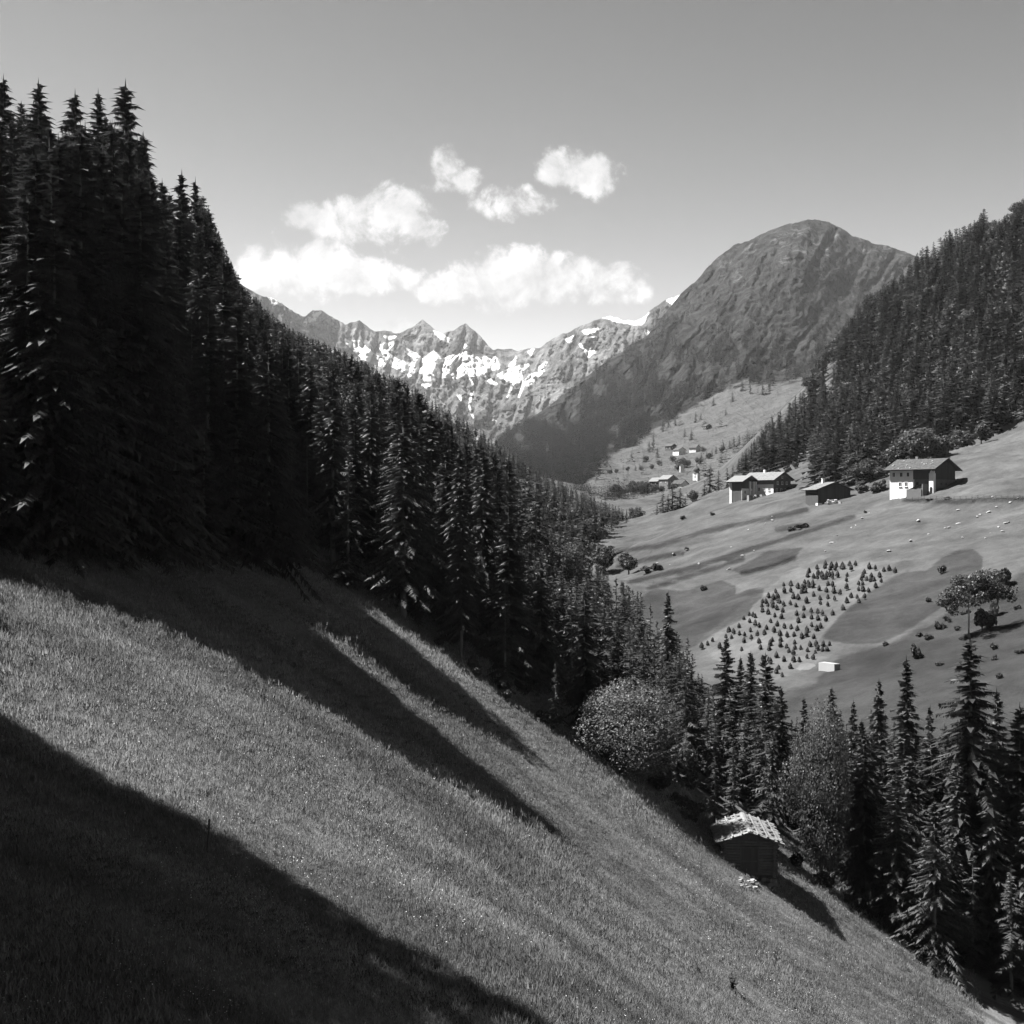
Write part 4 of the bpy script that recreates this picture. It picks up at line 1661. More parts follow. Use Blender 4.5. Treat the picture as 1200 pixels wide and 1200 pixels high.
def hay_hut():
    Y = 93.5
    x, y, z = at(874, Y)
    root = empty('hay_hut', (x, y, z - 0.12), math.radians(-4))
    tag(root, 'small weathered timber hay hut with a stone-weighted shingle roof on the steep meadow', 'hut')
    hw, hl, eh, rise = 1.62, 2.4, 2.3, 0.5
    r = random.Random(4)
    n = 12
    # log walls, laid alternately so that the ends cross at the corners
    logs = []
    for i in range(n):
        zz = 0.02 + i * eh / n
        for s in (-1, 1):
            ln = hl + 0.16 + r.uniform(0, 0.12)
            b = MB()
            jit = r.uniform(-0.015, 0.015)
            b.tube([(s * hw + jit, -ln, zz + 0.09), (s * hw - jit, 0, zz + 0.1), (s * hw, ln, zz + 0.09)], eh / n * 0.56, 6)
            logs.append(b.data('log', M_OLDWOOD, False))
        for s in (-1, 1):
            zz2 = zz + eh / n * 0.5
            ln = hw + 0.16 + r.uniform(0, 0.12)
            if s == -1 and 0.15 < zz2 < 1.95:
                segs = ((-ln, -0.62), (0.62, ln))
            else:
                segs = ((-ln, ln),)
            for a, c in segs:
                b = MB()
                b.tube([(a, s * hl, zz2 + 0.09), ((a + c) / 2, s * hl + 0.01, zz2 + 0.1), (c, s * hl, zz2 + 0.09)], eh / n * 0.56, 6)
                logs.append(b.data('log', M_OLDWOOD, False))
    walls = MB()
    walls.box(-hw + 0.08, hw - 0.08, -hl + 0.08, hl - 0.08, -1.3, eh + 0.1)
    w = walls.build('wall', M_DARKWOOD, root)
    for me in logs:
        link('log', me, w)
    # boarded gables and door
    for s in (-1, 1):
        for k in range(13):
            xx = -hw + (k + 0.5) * 2 * hw / 13
            top = eh + 0.12 + rise * (1 - abs(xx) / (hw + 0.2))
            b = MB().box(xx - 0.115, xx + 0.115, s * (hl - 0.03) - 0.02, s * (hl - 0.03) + 0.02 + 0.01 * (k % 2), eh + 0.05, top)
            b.build('plank', M_OLDWOOD, w)
    d = MB()
    d.box(-0.62, -0.54, -hl - 0.09, -hl + 0.03, 0.1, 2.0)
    d.box(0.54, 0.62, -hl - 0.09, -hl + 0.03, 0.1, 2.0)
    d.box(-0.54, 0.54, -hl - 0.09, -hl + 0.03, 1.9, 2.0)
    door = d.build('door', M_OLDWOOD, root)
    for k in range(5):
        xx = -0.54 + (k + 0.5) * 1.08 / 5
        MB().box(xx - 0.1, xx + 0.1, -hl - 0.045 - 0.012 * (k % 2), -hl - 0.01, 0.12, 1.895).build('plank', M_DARKWOOD, door)
    MB().box(-0.5, 0.5, -hl - 0.10, -hl - 0.065, 1.0, 1.08).build('crossbar', M_OLDWOOD, door)
    # masonry footing under the downhill corner
    f = MB()
    for k in range(26):
        a = r.uniform(-hw - 0.1, hw + 0.1)
        s = r.choice((-1, 1))
        q = Matrix.Translation((a if k % 2 else s * (hw + 0.05), (-hl - 0.05) if k % 2 else r.uniform(-hl, hl), r.uniform(-0.7, -0.05))) @ Matrix.Rotation(r.uniform(0, 3), 4, 'Z')
        f.box(-0.2, 0.2, -0.15, 0.15, -0.12, 0.12, q)
    tag(f.build('footing', M_MASONRY, root))
    # roof: rafters, courses of long split shingles, laths and stones
    ov, fl = 0.42, 0.5
    slope = math.atan2(rise, hw)
    half = (hw + ov) / math.cos(slope)
    rb = MB()
    for s in (-1, 1):
        M = Matrix.Translation((0, 0, eh + rise + 0.12)) @ Matrix.Rotation(s * slope, 4, 'Y')
        rb.box(0 if s > 0 else -half, half if s > 0 else 0, -hl - fl, hl + fl, -0.02 + 0.001 * s, 0.03 + 0.001 * s, M)
    roof = rb.build('roof', M_DARKWOOD, root)
    courses = 6
    for s in (-1, 1):
        M = Matrix.Translation((0, 0, eh + rise + 0.12)) @ Matrix.Rotation(s * slope, 4, 'Y')
        for c in range(courses):
            d0 = half * c / courses - 0.05
            d1 = half * (c + 1) / courses + 0.16
            yy = -hl - fl - 0.05
            while yy < hl + fl - 0.05:
                wd = r.uniform(0.22, 0.42)
                if r.random() < 0.07:
                    yy += wd
                    continue
                lift = 0.045 + 0.05 * (courses - c) / courses + r.uniform(0, 0.05)
                e = r.uniform(-0.08, 0.1)
                a, b_ = d0 + r.uniform(-0.04, 0.04), d1 + e
                x0, x1 = (a, b_) if s > 0 else (-b_, -a)
                Q = M @ Matrix.Translation(((x0 + x1) / 2, yy + wd / 2, lift)) @ Matrix.Rotation(s * r.uniform(0.0, 0.05), 4, 'Y') @ Matrix.Rotation(r.uniform(-0.05, 0.05), 4, 'Z') @ Matrix.Rotation(r.uniform(-0.02, 0.02), 4, 'X')
                bx = MB().box(-(x1 - x0) / 2, (x1 - x0) / 2, -wd / 2 + 0.012, wd / 2 - 0.012, -0.012, 0.012, Q)
                bx.build('shingle', M_SHINGLE, roof)
                yy += wd
        for c in (1.4, 3.2, 5.1):
            dd = half * c / courses * s
            Q = M @ Matrix.Translation((dd, 0, 0.18))
            MB().box(-0.05, 0.05, -hl - fl - 0.1, hl + fl + 0.1, -0.03, 0.04, Q).build('lath', M_SHINGLE, roof)
            for k in range(4):
                yy = -hl + (k + r.uniform(0.1, 0.9)) * 2 * hl / 4
                st = stone_data(r, r.uniform(0.09, 0.16), M_MASONRY)
                o = link('stone', st, roof)
                o.matrix_local = M @ Matrix.Translation((dd - s * 0.22, yy, 0.2)) @ Matrix.Rotation(r.uniform(0, 6), 4, 'Z')
    # ridge capping boards
    for s in (-1, 1):
        M = Matrix.Translation((0, 0, eh + rise + 0.30)) @ Matrix.Rotation(s * slope, 4, 'Y')
        MB().box(-0.16 if s < 0 else -0.02, 0.02 if s < 0 else 0.16, -hl - fl, hl + fl, 0.003 * s, 0.03 + 0.003 * s, M).build('ridge_board', M_SHINGLE, roof)
    # stones and trodden earth before the door
    return root


def stone_data(r, s, mat=None):
    n1, n2 = 7, 4
    v, f = [], []
    v.append((0, 0, s * 0.6))
    for i in range(1, n2):
        for j in range(n1):
            th = math.pi * i / n2
            ph = 2 * math.pi * j / n1
            k = s * r.uniform(0.75, 1.15)
            v.append((k * math.sin(th) * math.cos(ph) * 1.25, k * math.sin(th) * math.sin(ph), 0.62 * k * math.cos(th)))
    v.append((0, 0, -s * 0.6))
    for j in range(n1):
        f.append((0, 1 + j, 1 + (j + 1) % n1))
        for i in range(n2 - 2):
            a = 1 + i * n1
            f.append((a + j, a + n1 + j, a + n1 + (j + 1) % n1, a + (j + 1) % n1))
        a = 1 + (n2 - 2) * n1
        f.append((a + j, len(v) - 1, a + (j + 1) % n1))
    me = bpy.data.meshes.new('stone')
    me.from_pydata(v, [], f)
    me.materials.append(mat or M_ROCK)
    me.update()
    return me


hay_hut()


# ------------------------------------------------------------------ farmhouses, barn, church and hamlet
def gable_roof(root, hw, hl, eh, rise, ov, fl, th, mat, name='roof', stones=0, cover=None):
    slope = math.atan2(rise, hw)
    half = (hw + ov) / math.cos(slope)
    rb = MB()
    for s in (-1, 1):
        M = Matrix.Translation((0, 0, eh + rise + 0.05)) @ Matrix.Rotation(s * slope, 4, 'Y')
        rb.box(0 if s > 0 else -half, half if s > 0 else 0, -hl - fl, hl + fl, 0.002 * s, th + 0.002 * s, M)
    o = rb.build(name, mat, root)
    r = random.Random(int(hw * 100))
    # courses standing slightly proud of each other
    c = MB()
    for s in (-1, 1):
        M = Matrix.Translation((0, 0, eh + rise + 0.05)) @ Matrix.Rotation(s * slope, 4, 'Y')
        k = 0
        nn = int(half / 0.55)
        for k in range(nn):
            yy = -hl - fl
            while yy < hl + fl - 0.2:
                wd = min(r.uniform(0.6, 1.5), hl + fl - yy)
                d0, d1 = half * k / nn, half * (k + 1) / nn + 0.05
                lift = th + 0.015 + r.uniform(0, 0.07)
                c.box(d0 if s > 0 else -d1, d1 if s > 0 else -d0, yy + 0.02, yy + wd - 0.02, lift - 0.02, lift + 0.02, M)
                yy += wd
    co = c.build('shingle_course', cover or mat, o)
    co["kind"] = "stuff"
    for k in range(stones):
        s = r.choice((-1, 1))
        M = Matrix.Translation((0, 0, eh + rise + 0.05)) @ Matrix.Rotation(s * slope, 4, 'Y')
        st = link('stone', stone_data(r, r.uniform(0.18, 0.32)), o)
        st.matrix_local = M @ Matrix.Translation((s * half * r.uniform(0.15, 0.95), r.uniform(-hl, hl), th + 0.15))
    return o


def pentagon(b, hw, y0, y1, z0, eh, rise):
    """a gabled prism"""
    a = [(-hw, y0, z0), (hw, y0, z0), (hw, y0, eh), (0, y0, eh + rise), (-hw, y0, eh)]
    c = [(p[0], y1, p[2]) for p in a]
    b.poly(a)
    b.poly(list(reversed(c)))
    for i in range(5):
        j = (i + 1) % 5
        b.poly([a[j], a[i], c[i], c[j]])


def boards(parent, hw, y, z0, eh, rise, mat, step=0.42, name='board_cladding'):
    n = int(2 * hw / step)
    for k in range(n):
        x0 = -hw + 2 * hw * k / n
        x1 = -hw + 2 * hw * (k + 1) / n
        xm = (x0 + x1) / 2
        top = eh + rise * (1 - abs(xm) / hw) - 0.02
        b = MB().box(x0 + 0.02, x1 - 0.02, y - 0.07 - 0.03 * (k % 2), y - 0.003, z0, top)
        b.build('plank', mat, parent)


def farmhouse():
    Y = 384.0
    x, y, z = at(1081, Y)
    root = empty('farmhouse', (x, y, z + 0.2), math.radians(44))
    tag(root, 'large farmhouse with whitewashed front part and dark boarded gable, highest on the far meadow', 'farmhouse')
    hw, hl, eh, rise = 6.2, 6.6, 5.7, 2.6
    # living part (white) at the back half of the left side, masonry byre at the front, boarded loft above
    b = MB().box(-hw, -hw + 6.2, -0.6, hl, -4, 5.5)
    wall = b.build('wall', M_WHITE, root)
    for u, zz in ((0.9, 4.1), (3.0, 4.1), (5.3, 4.1), (1.5, 1.4), (3.3, 1.4)):
        window(root, face('left', u, zz, hw, hl), 0.95, 1.25)
    b = MB()
    pentagon(b, hw - 0.05, -0.55, hl - 0.05, -4, eh, rise)
    b.build('upper_wall', M_DARKWOOD, root)
    b = MB().box(-hw + 1.6, hw, -hl, -0.62, -5, 2.7)
    by = b.build('byre_wall', M_MASONRY, root)
    for u in (-1.8, 1.0, 3.6, 5.2):
        window(root, face('front', u, 1.5, hw, hl), 0.7, 0.6, (M_OLDWOOD, M_GLASS), False)
    b = MB()
    pentagon(b, hw - 0.08, -hl + 0.02, -0.6, 2.72, eh, rise)
    lo = b.build('loft_wall', M_DARKWOOD, root)
    boards(lo, hw - 0.1, -hl + 0.02, 2.75, eh, rise, M_DARKWOOD)
    # entrance wing in the recess with an outside ramp
    b = MB().box(-hw + 0.7, -hw + 1.62, -4.4, -0.65, -3, 4.4)
    b.build('porch_wall', M_PLASTER, root)
    window(root, Matrix.Translation((-hw + 0.7, -1.6, 1.6)) @ Matrix.Rotation(math.radians(90), 4, 'Z'), 0.8, 0.9, (M_OLDWOOD, M_GLASS), False)
    b = MB()
    b.poly([(-hw - 1.9, 0.2, -0.2), (-hw - 0.05, 0.2, -0.2), (-hw - 0.05, -4.2, 1.4), (-hw - 1.9, -4.2, 1.4)])
    b.box(-hw - 1.95, -hw - 1.75, -4.2, 0.3, -3, 0.0)
    b.box(-hw - 1.74, -hw + 0.7, -4.6, -4.2, -3, 1.39)
    b.build('ramp', M_PLASTER, root)
    # round-topped white pier at the front corner with its arched opening
    p = MB()
    p.box(-hw - 0.1, -hw + 1.2, -hl - 0.2, -hl + 1.1, -3.5, 4.3)
    p.lathe([(0.75, 4.3), (0.7, 4.7), (0.5, 5.1), (0.28, 5.25), (0.28, 5.6), (0.05, 5.7)], 10, (-hw + 0.55, -hl + 0.45))
    pr = p.build('corner_pier', M_WHITE, root)
    a = MB()
    M = face('left', -hl + 0.45, 0, hw + 0.1, hl)
    pts = [(-0.42, -1.4), (0.42, -1.4), (0.42, 0.2)] + [(0.42 * math.cos(t), 0.2 + 0.42 * math.sin(t)) for t in (0.5, 1.05, 1.57, 2.1, 2.6)] + [(-0.42, 0.2)]
    a.poly([tuple(M @ Vector((q[0], 0.02, q[1]))) for q in pts])
    a.poly([tuple(M @ Vector((q[0], -0.3, q[1]))) for q in reversed(pts)])
    a.build('arched_opening', M_GLASS, pr)
    gable_roof(root, hw, hl, eh, rise, 1.3, 1.3, 0.22, M_STONEROOF, 'roof', 26)
    b = MB()
    for s in (-1, 1):
        M = Matrix.Translation((0, -hl - 1.33, eh + rise + 0.05)) @ Matrix.Rotation(s * math.atan2(rise, hw), 4, 'Y')
        b.box(0.0 if s > 0 else -8.3, 8.3 if s > 0 else 0.0, -0.06 + 0.004 * s, 0.02 + 0.004 * s, -0.15, 0.28, M)
    b.build('bargeboard', M_DARKWOOD, root)
    b = MB().box(-0.4, 0.4, 1.2, 2.0, eh + rise - 1.0, eh + rise + 1.0)
    b.build('chimney', M_PLASTER, root)


farmhouse()


def manor():
    Y = 492.0
    x, y, z = at(899, Y)
    root = empty('farmhouse', (x, y, z - 0.3), math.radians(42))
    tag(root, 'white-fronted farmhouse of two joined gabled wings at the edge of the wood above the village', 'farmhouse')
    hw, hl, eh, rise = 5.0, 6.6, 5.2, 2.4
    b = MB()
    pentagon(b, hw, -hl, hl, -5, eh, rise)
    b.build('wall', M_PLASTER, root)
    # sunlit left wall limewashed
    b = MB().box(-hw - 0.06, -hw - 0.003, -hl, hl, -5, 3.4)
    b.build('whitewashed_wall', M_WHITE, root)
    for u in (-4.8, -2.6, -0.4):
        window(root, face('left', u, 1.7, hw + 0.06, hl), 0.95, 1.3)
    for u in (-3.2, -0.6, 2.0, 3.9):
        window(root, face('front', u, 1.4, hw, hl), 0.95, 1.2)
    for u in (-2.6, 0.0, 2.6):
        window(root, face('front', u, 3.9, hw, hl), 0.9, 1.15)
    window(root, face('front', 0.0, 6.0, hw, hl), 0.8, 0.9)
    gable_roof(root, hw, hl, eh, rise, 1.2, 1.2, 0.2, M_STONEROOF, 'roof', 0, M_SHINGLE)
    b = MB().box(-0.4, 0.4, 0.6, 1.4, eh + rise - 0.8, eh + rise + 1.2)
    b.build('chimney', M_WHITE, root)
    # left wing, lower, boarded above with pale posts
    wx = -hw - 4.6
    b = MB().box(wx - 3.6, -hw - 0.1, 1.0, 6.3, -5, 4.6)
    wg = b.build('wing_wall', M_DARKWOOD, root)
    b = MB()
    b.box(wx - 3.75, wx - 3.0, 5.4, 6.4, -5, 3.9)
    b.box(wx - 3.72, -hw - 0.2, 0.88, 0.997, -5, 1.9)
    b.build('white_base', M_WHITE, root)
    for xx in (wx + 0.6, wx + 2.6, -hw - 0.8):
        MB().box(xx - 0.3, xx + 0.3, 0.3, 0.87, -5, 4.4).build('post', M_WHITE, root)
    for xx in (wx - 2.0, wx + 1.6, wx + 3.4):
        window(root, Matrix.Translation((xx, 0.87, 0.6)) @ Matrix.Rotation(math.pi, 4, 'Z'), 0.9, 1.2)
    rb = MB()
    M = Matrix.Translation((wx + 0.2, 3.6, 6.4))
    for s in (-1, 1):
        Q = M @ Matrix.Rotation(s * 0.42, 4, 'Y')
        rb.box(0 if s > 0 else -5.6, 5.0 if s > 0 else 0, -4.0, 3.6, 0.002 * s, 0.22 + 0.002 * s, Q)
    rb.build('wing_roof', M_SHINGLE, root)
    b = MB()
    b.poly([(wx - 3.6, 1.05, 4.6), (-hw - 0.1, 1.05, 4.6), (wx + 0.2, 1.05, 6.3)])
    b.poly([(-hw - 0.1, 6.2, 4.6), (wx - 3.6, 6.2, 4.6), (wx + 0.2, 6.2, 6.3)])
    b.build('wing_gable', M_DARKWOOD, root)
    # stone terrace along the front
    b = MB()
    r = random.Random(3)
    for k in range(16):
        Q = Matrix.Translation((wx - 5.5 + k * 0.95, -3.6 - 0.09 * k + r.uniform(-0.3, 0.3), -1.0 + r.uniform(-0.4, 0.2))) @ Matrix.Rotation(r.uniform(-0.4, 0.4), 4, 'Z')
        b.box(-0.6, 0.6, -0.5, 0.5, -2.5, r.uniform(0.2, 0.7), Q)
    b.build('terrace_stones', M_ROCK, root)


manor()


def barn():
    Y = 412.0
    x, y, z = at(970, Y)
    root = empty('barn', (x, y, z - 0.6), math.radians(12))
    tag(root, 'low black timber barn with two stub chimneys between the two farmhouses', 'barn')
    hw, hl, eh, rise = 5.2, 4.4, 4.2, 2.0
    b = MB()
    pentagon(b, hw, -hl, hl, -3, eh, rise)
    w = b.build('wall', M_DARKWOOD, root)
    boards(w, hw, -hl, -1.5, eh, rise, M_DARKWOOD, 0.5)
    gable_roof(root, hw, hl, eh, rise, 0.9, 0.9, 0.16, M_STONEROOF, 'roof', 0, M_SHINGLE)
    for xx, yy, zz in ((-0.8, 1.5, eh + rise), (3.2, 2.0, eh + 0.9)):
        c = MB().box(xx - 0.35, xx + 0.35, yy - 0.35, yy + 0.35, zz - 0.6, zz + 1.3)
        c.box(xx - 0.45, xx + 0.45, yy - 0.45, yy + 0.45, zz + 1.303, zz + 1.45)
        c.build('chimney', M_WHITE, root)
    MB().box(-hw - 0.15, -hw + 1.3, -hl - 0.15, -hl + 1.2, -3, 0.1).build('white_footing', M_WHITE, root)
    for u in (-1.5, 1.2):
        window(root, face('front', u, 1.4, hw, hl + 0.1), 0.8, 0.7, (M_OLDWOOD, M_GLASS), False)


barn()


def church():
    Y = 1180.0
    x, y, z = at(806, Y)
    z = min(z, (600 - 580) / FPX * Y)
    root = empty('church', (x, y, z), math.radians(50))
    tag(root, 'small white village church with an onion-domed tower among trees on the valley floor', 'church')
    hw, hl, eh, rise = 4.6, 8.0, 7.5, 4.6
    b = MB()
    pentagon(b, hw, -hl, hl, -6, eh, rise)
    b.build('nave', M_WHITE, root)
    gable_roof(root, hw, hl, eh, rise, 0.5, 0.4, 0.25, M_STONEROOF, 'roof')
    for u in (-5, -1.7, 1.7, 5):
        window(root, face('left', u, 4.5, hw, hl), 1.2, 3.0, (M_WHITE, M_GLASS), False)
    window(root, face('front', 0, 5.0, hw, hl), 1.2, 2.2, (M_WHITE, M_GLASS), False)
    t = MB().box(4.2, 8.8, -hl + 1, -hl + 5.6, -6, 18.5)
    tw = t.build('tower', M_WHITE, root)
    cx, cy = 6.5, -hl + 3.3
    d = MB().lathe([(2.9, 18.5), (2.9, 18.9), (2.2, 19.4), (2.1, 20.2), (2.9, 21.3), (2.7, 22.6), (1.5, 24.0), (0.5, 25.2), (0.25, 26.8), (0.02, 28.0)], 12, (cx, cy))
    d.build('onion_dome', M_METAL, tw, True)
    for s, M in (('f', Matrix.Translation((cx, -hl + 1, 15.6)) @ Matrix.Rotation(math.pi, 4, 'Z')), ('l', Matrix.Translation((4.2, cy, 15.6)) @ Matrix.Rotation(math.pi / 2, 4, 'Z'))):
        window(root, M, 1.1, 2.0, (M_WHITE, M_GLASS), False, 'belfry_opening')


church()


def cottage(px, py, Y, w, l, eh, rise, rot, white, label, cat='house', roofm=None, z=None):
    x = (px - 600) / FPX * Y
    zz = (600 - py) / FPX * Y if z is None else z
    root = empty('cottage' if cat == 'house' else cat.replace(' ', '_'), (x, Y, zz), math.radians(rot))
    tag(root, label, cat)
    b = MB()
    pentagon(b, w / 2, -l / 2, l / 2, -4, eh, rise)
    b.build('wall', white, root)
    gable_roof(root, w / 2, l / 2, eh, rise, 0.8, 0.8, 0.2, roofm or M_STONEROOF)
    for u in (-l / 4, l / 4):
        window(root, face('left', u, eh * 0.55, w / 2, l / 2), 1.0, 1.2)
    for u in (-w / 4, w / 4):
        window(root, face('front', u, eh * 0.55, w / 2, l / 2), 1.0, 1.2)


cottage(783, 569, 1190, 11, 12, 5.5, 3.4, 35, M_PLASTER, 'grey village house with a pale roof directly left of the church', roofm=M_SHINGLE)
cottage(770, 570, 1200, 9, 10, 4.5, 3.0, 40, M_DARKWOOD, 'dark timber house at the left end of the village', roofm=M_SHINGLE)
cottage(797, 574, 1160, 9, 10, 5.0, 3.0, 45, M_WHITE, 'white house half hidden by trees at the foot of the church')
cottage(815, 584, 760, 6, 6, 3.4, 2.0, 30, M_DARKWOOD, 'small dark hut beside the round tree below the church', 'hut')


# ------------------------------------------------------------------ things on the mountain meadow and in the hamlet
BIG_DEPTH = TPS(np.c_[PX[::12, ::14].ravel() / 100, PY[::12, ::14].ravel() / 100], YY[::12, ::14].ravel() / 1000, 1e-4)


def on_mountain(px, py):
    j = int(np.argmin(np.abs(PX[0] - px)))
    i = int(np.argmin(np.abs(PY[:, j] - py)))
    return float(XX[i, j]), float(YY[i, j]), float(ZZ[i, j])


x, y, z = on_mountain(796, 533)
cottage(796, 533, y, 10, 11, 5, 3, 30, M_WHITE, 'white cottage, left one of the hamlet on the slope under the mountain', z=z)
x, y, z = on_mountain(814, 530)
cottage(814, 530, y, 9, 9, 5, 3, 50, M_WHITE, 'small white cottage beside bushes at the right end of the hamlet', z=z)
x, y, z = on_mountain(786, 527)
cottage(786, 527, y, 9, 10, 4.5, 2.6, 40, M_DARKWOOD, 'dark timber cottage above the white cottages of the hamlet', z=z)
x, y, z = on_mountain(829, 502)
cottage(829, 503, y, 8, 8, 3.5, 2.4, 20, M_DARKWOOD, 'lone dark hay barn on the open slope under the mountain', 'barn', z=z)


def wayside_chapel():
    x, y, z = on_mountain(800, 553)
    root = empty('wayside_chapel', (x, y, z - 0.5))
    tag(root, 'tiny white wayside chapel on the field edge left of the church tower', 'chapel')
    b = MB()
    pentagon(b, 2.0, -2.0, 2.0, -2, 7.0, 1.6)
    b.build('wall', M_WHITE, root)
    b = MB()
    for s in (-1, 1):
        M = Matrix.Translation((0, 0, 8.75)) @ Matrix.Rotation(s * 0.68, 4, 'Y')
        b.box(0 if s > 0 else -2.9, 2.9 if s > 0 else 0, -2.3, 2.3, 0.002 * s, 0.2 + 0.002 * s, M)
    b.build('roof', M_STONEROOF, root)


wayside_chapel()

FAR_SP = [(777, 505, 15), (784, 502, 12), (792, 499, 10), (815, 495, 14), (821, 492, 10), (802, 512, 12), (811, 515, 13), (766, 527, 19), (761, 530, 14), (771, 537, 14), (737, 519, 16), (729, 525, 13), (733, 523, 14),
          (740, 537, 9), (755, 542, 11), (776, 546, 9), (847, 527, 13), (855, 526, 12), (840, 531, 10), (834, 534, 10), (828, 537, 9), (822, 539, 11), (860, 523, 13), (866, 521, 14), (750, 549, 7), (730, 551, 7),
          (745, 552, 7), (812, 470, 12), (836, 476, 11), (858, 470, 13), (870, 458, 15), (880, 462, 14), (893, 463, 16), (902, 459, 14), (850, 487, 8), (700, 552, 9), (686, 560, 12), (693, 558, 9), (707, 556, 8), (716, 554, 8), (724, 512, 9)]
for k, (px, py, hp) in enumerate(FAR_SP):
    x, y, z = on_mountain(px, py)
    h = hp / FPX * y
    root = empty('spruce_tree', (x, y, z - 0.3), rng.random() * 6)
    root.scale = (h / 20 * 1.5, h / 20 * 1.5, h / 20)
    tag(root, 'small lone spruce scattered on the open slope under the dome-shaped mountain', 'spruce', 'spruces on the slope under the mountain')
    me = SPRUCE_MID[k % 4][0]
    link('crown', me, root)
    link('trunk', SPRUCE_MID[0][1], root)
for k, (px, py, hp, w) in enumerate(((800, 549, 14, 1.4), (795, 552, 10, 1.3), (824, 530, 7, 1.3), (758, 541, 8, 1.2), (742, 577, 15, 1.), (750, 578, 17, 1.1), (759, 578, 15, 1.1), (736, 578, 12, 1.1), (767, 578, 12, 1.), (790, 575, 10, 1.2), (728, 566, 9, 1.3), (775, 577, 9, 1.2), (722, 579, 14, 1.2), (744, 580, 18, 1.2), (756, 581, 17, 1.2), (694, 558, 7, 1.3), (703, 557, 6, 1.3), (714, 556, 7, 1.2), (722, 554, 6, 1.3), (736, 552, 6, 1.3), (752, 551, 6, 1.3), (764, 550, 7, 1.2), (806, 547, 9, 1.3), (818, 543, 9, 1.3), (832, 538, 8, 1.3), (845, 531, 9, 1.2), (788, 541, 8, 1.3), (772, 545, 7, 1.2))):
    if py < 560:
        x, y, z = on_mountain(px, py)
    else:
        x, y, z = at(px, 1150)
        z = min(z, (600 - py) / FPX * y)
    h = hp / FPX * y
    root = empty('broadleaf_tree', (x, y, z - 0.3), rng.random() * 6)
    root.scale = (h / 10 * w, h / 10 * w, h / 10)
    tag(root, 'small dark bushy tree among the fields around the village', 'tree', 'bushy trees around the village')
    link('crown', BROAD_MID[k % 3][0], root)
    link('trunk', BROAD_MID[k % 3][1], root)

# ------------------------------------------------------------------ hay stooks on the planted field
SZ = [(433, 518), (465, 507), (463, 519), (487, 513), (483, 523), (505, 512), (501, 523), (527, 510), (523, 520), (530, 521), (554, 508), (576, 506), (560, 524), (545, 547), (404, 534), (399, 549), (421, 553), (437, 543), (435, 556),
      (452, 548), (456, 557), (470, 543), (467, 556), (480, 549), (490, 543), (491, 556), (510, 547), (543, 565), (543, 592), (402, 577), (418, 577), (389, 575), (389, 590), (404, 587), (417, 588), (475, 582), (491, 583), (442, 600), (468, 605),
      (496, 606), (519, 613), (379, 596), (377, 611), (391, 608), (362, 590), (337, 585), (311, 583), (313, 607), (337, 604), (346, 628), (365, 632), (422, 621), (395, 644), (446, 632), (474, 630), (499, 634), (446, 651), (474, 655), (281, 606), (254, 624),
      (273, 632), (288, 627), (297, 647), (311, 654), (268, 649), (246, 646), (252, 659), (270, 662), (231, 645), (230, 659), (286, 668), (334, 652), (356, 662), (386, 672), (412, 680), (437, 683), (454, 690), (358, 692), (385, 700), (413, 704), (438, 709), (467, 712), (492, 690),
      (254, 686), (232, 678), (278, 697), (307, 680), (302, 704), (262, 718), (205, 700), (183, 692), (196, 695), (163, 706), (184, 717), (205, 729), (220, 735), (247, 742), (274, 752), (286, 730), (313, 736), (338, 742), (360, 748), (364, 719), (397, 753),
      (413, 730), (433, 748), (447, 737), (146, 736), (126, 757), (107, 755), (147, 764), (166, 768), (187, 752), (213, 768), (191, 780), (97, 774), (117, 778), (164, 792), (220, 795), (240, 762), (268, 787), (296, 766), (299, 790), (324, 770), (351, 798), (378, 776),
      (349, 771), (395, 770), (421, 776), (47, 790), (29, 800), (8, 813), (73, 812), (84, 826), (155, 822), (224, 817), (258, 822), (261, 803), (284, 848), (298, 806), (322, 812), (330, 830), (347, 838), (352, 816), (374, 818), (398, 826), (408, 804), (431, 804), (428, 834),
      (456, 806), (480, 803), (437, 818), (454, 826), (470, 824), (254, 857), (262, 868), (232, 852), (312, 862), (347, 862), (369, 863), (396, 851), (419, 853), (335, 889), (292, 889), (305, 917), (284, 905),
      (627, 519), (649, 522), (609, 537), (604, 549), (598, 561), (618, 563), (632, 566), (645, 566), (665, 548), (682, 528), (700, 527), (722, 534), (671, 567), (651, 588), (635, 550), (588, 578), (603, 580), (587, 598), (604, 600), (626, 606), (610, 626), (582, 628), (560, 626), (545, 648), (590, 645), (530, 672)]


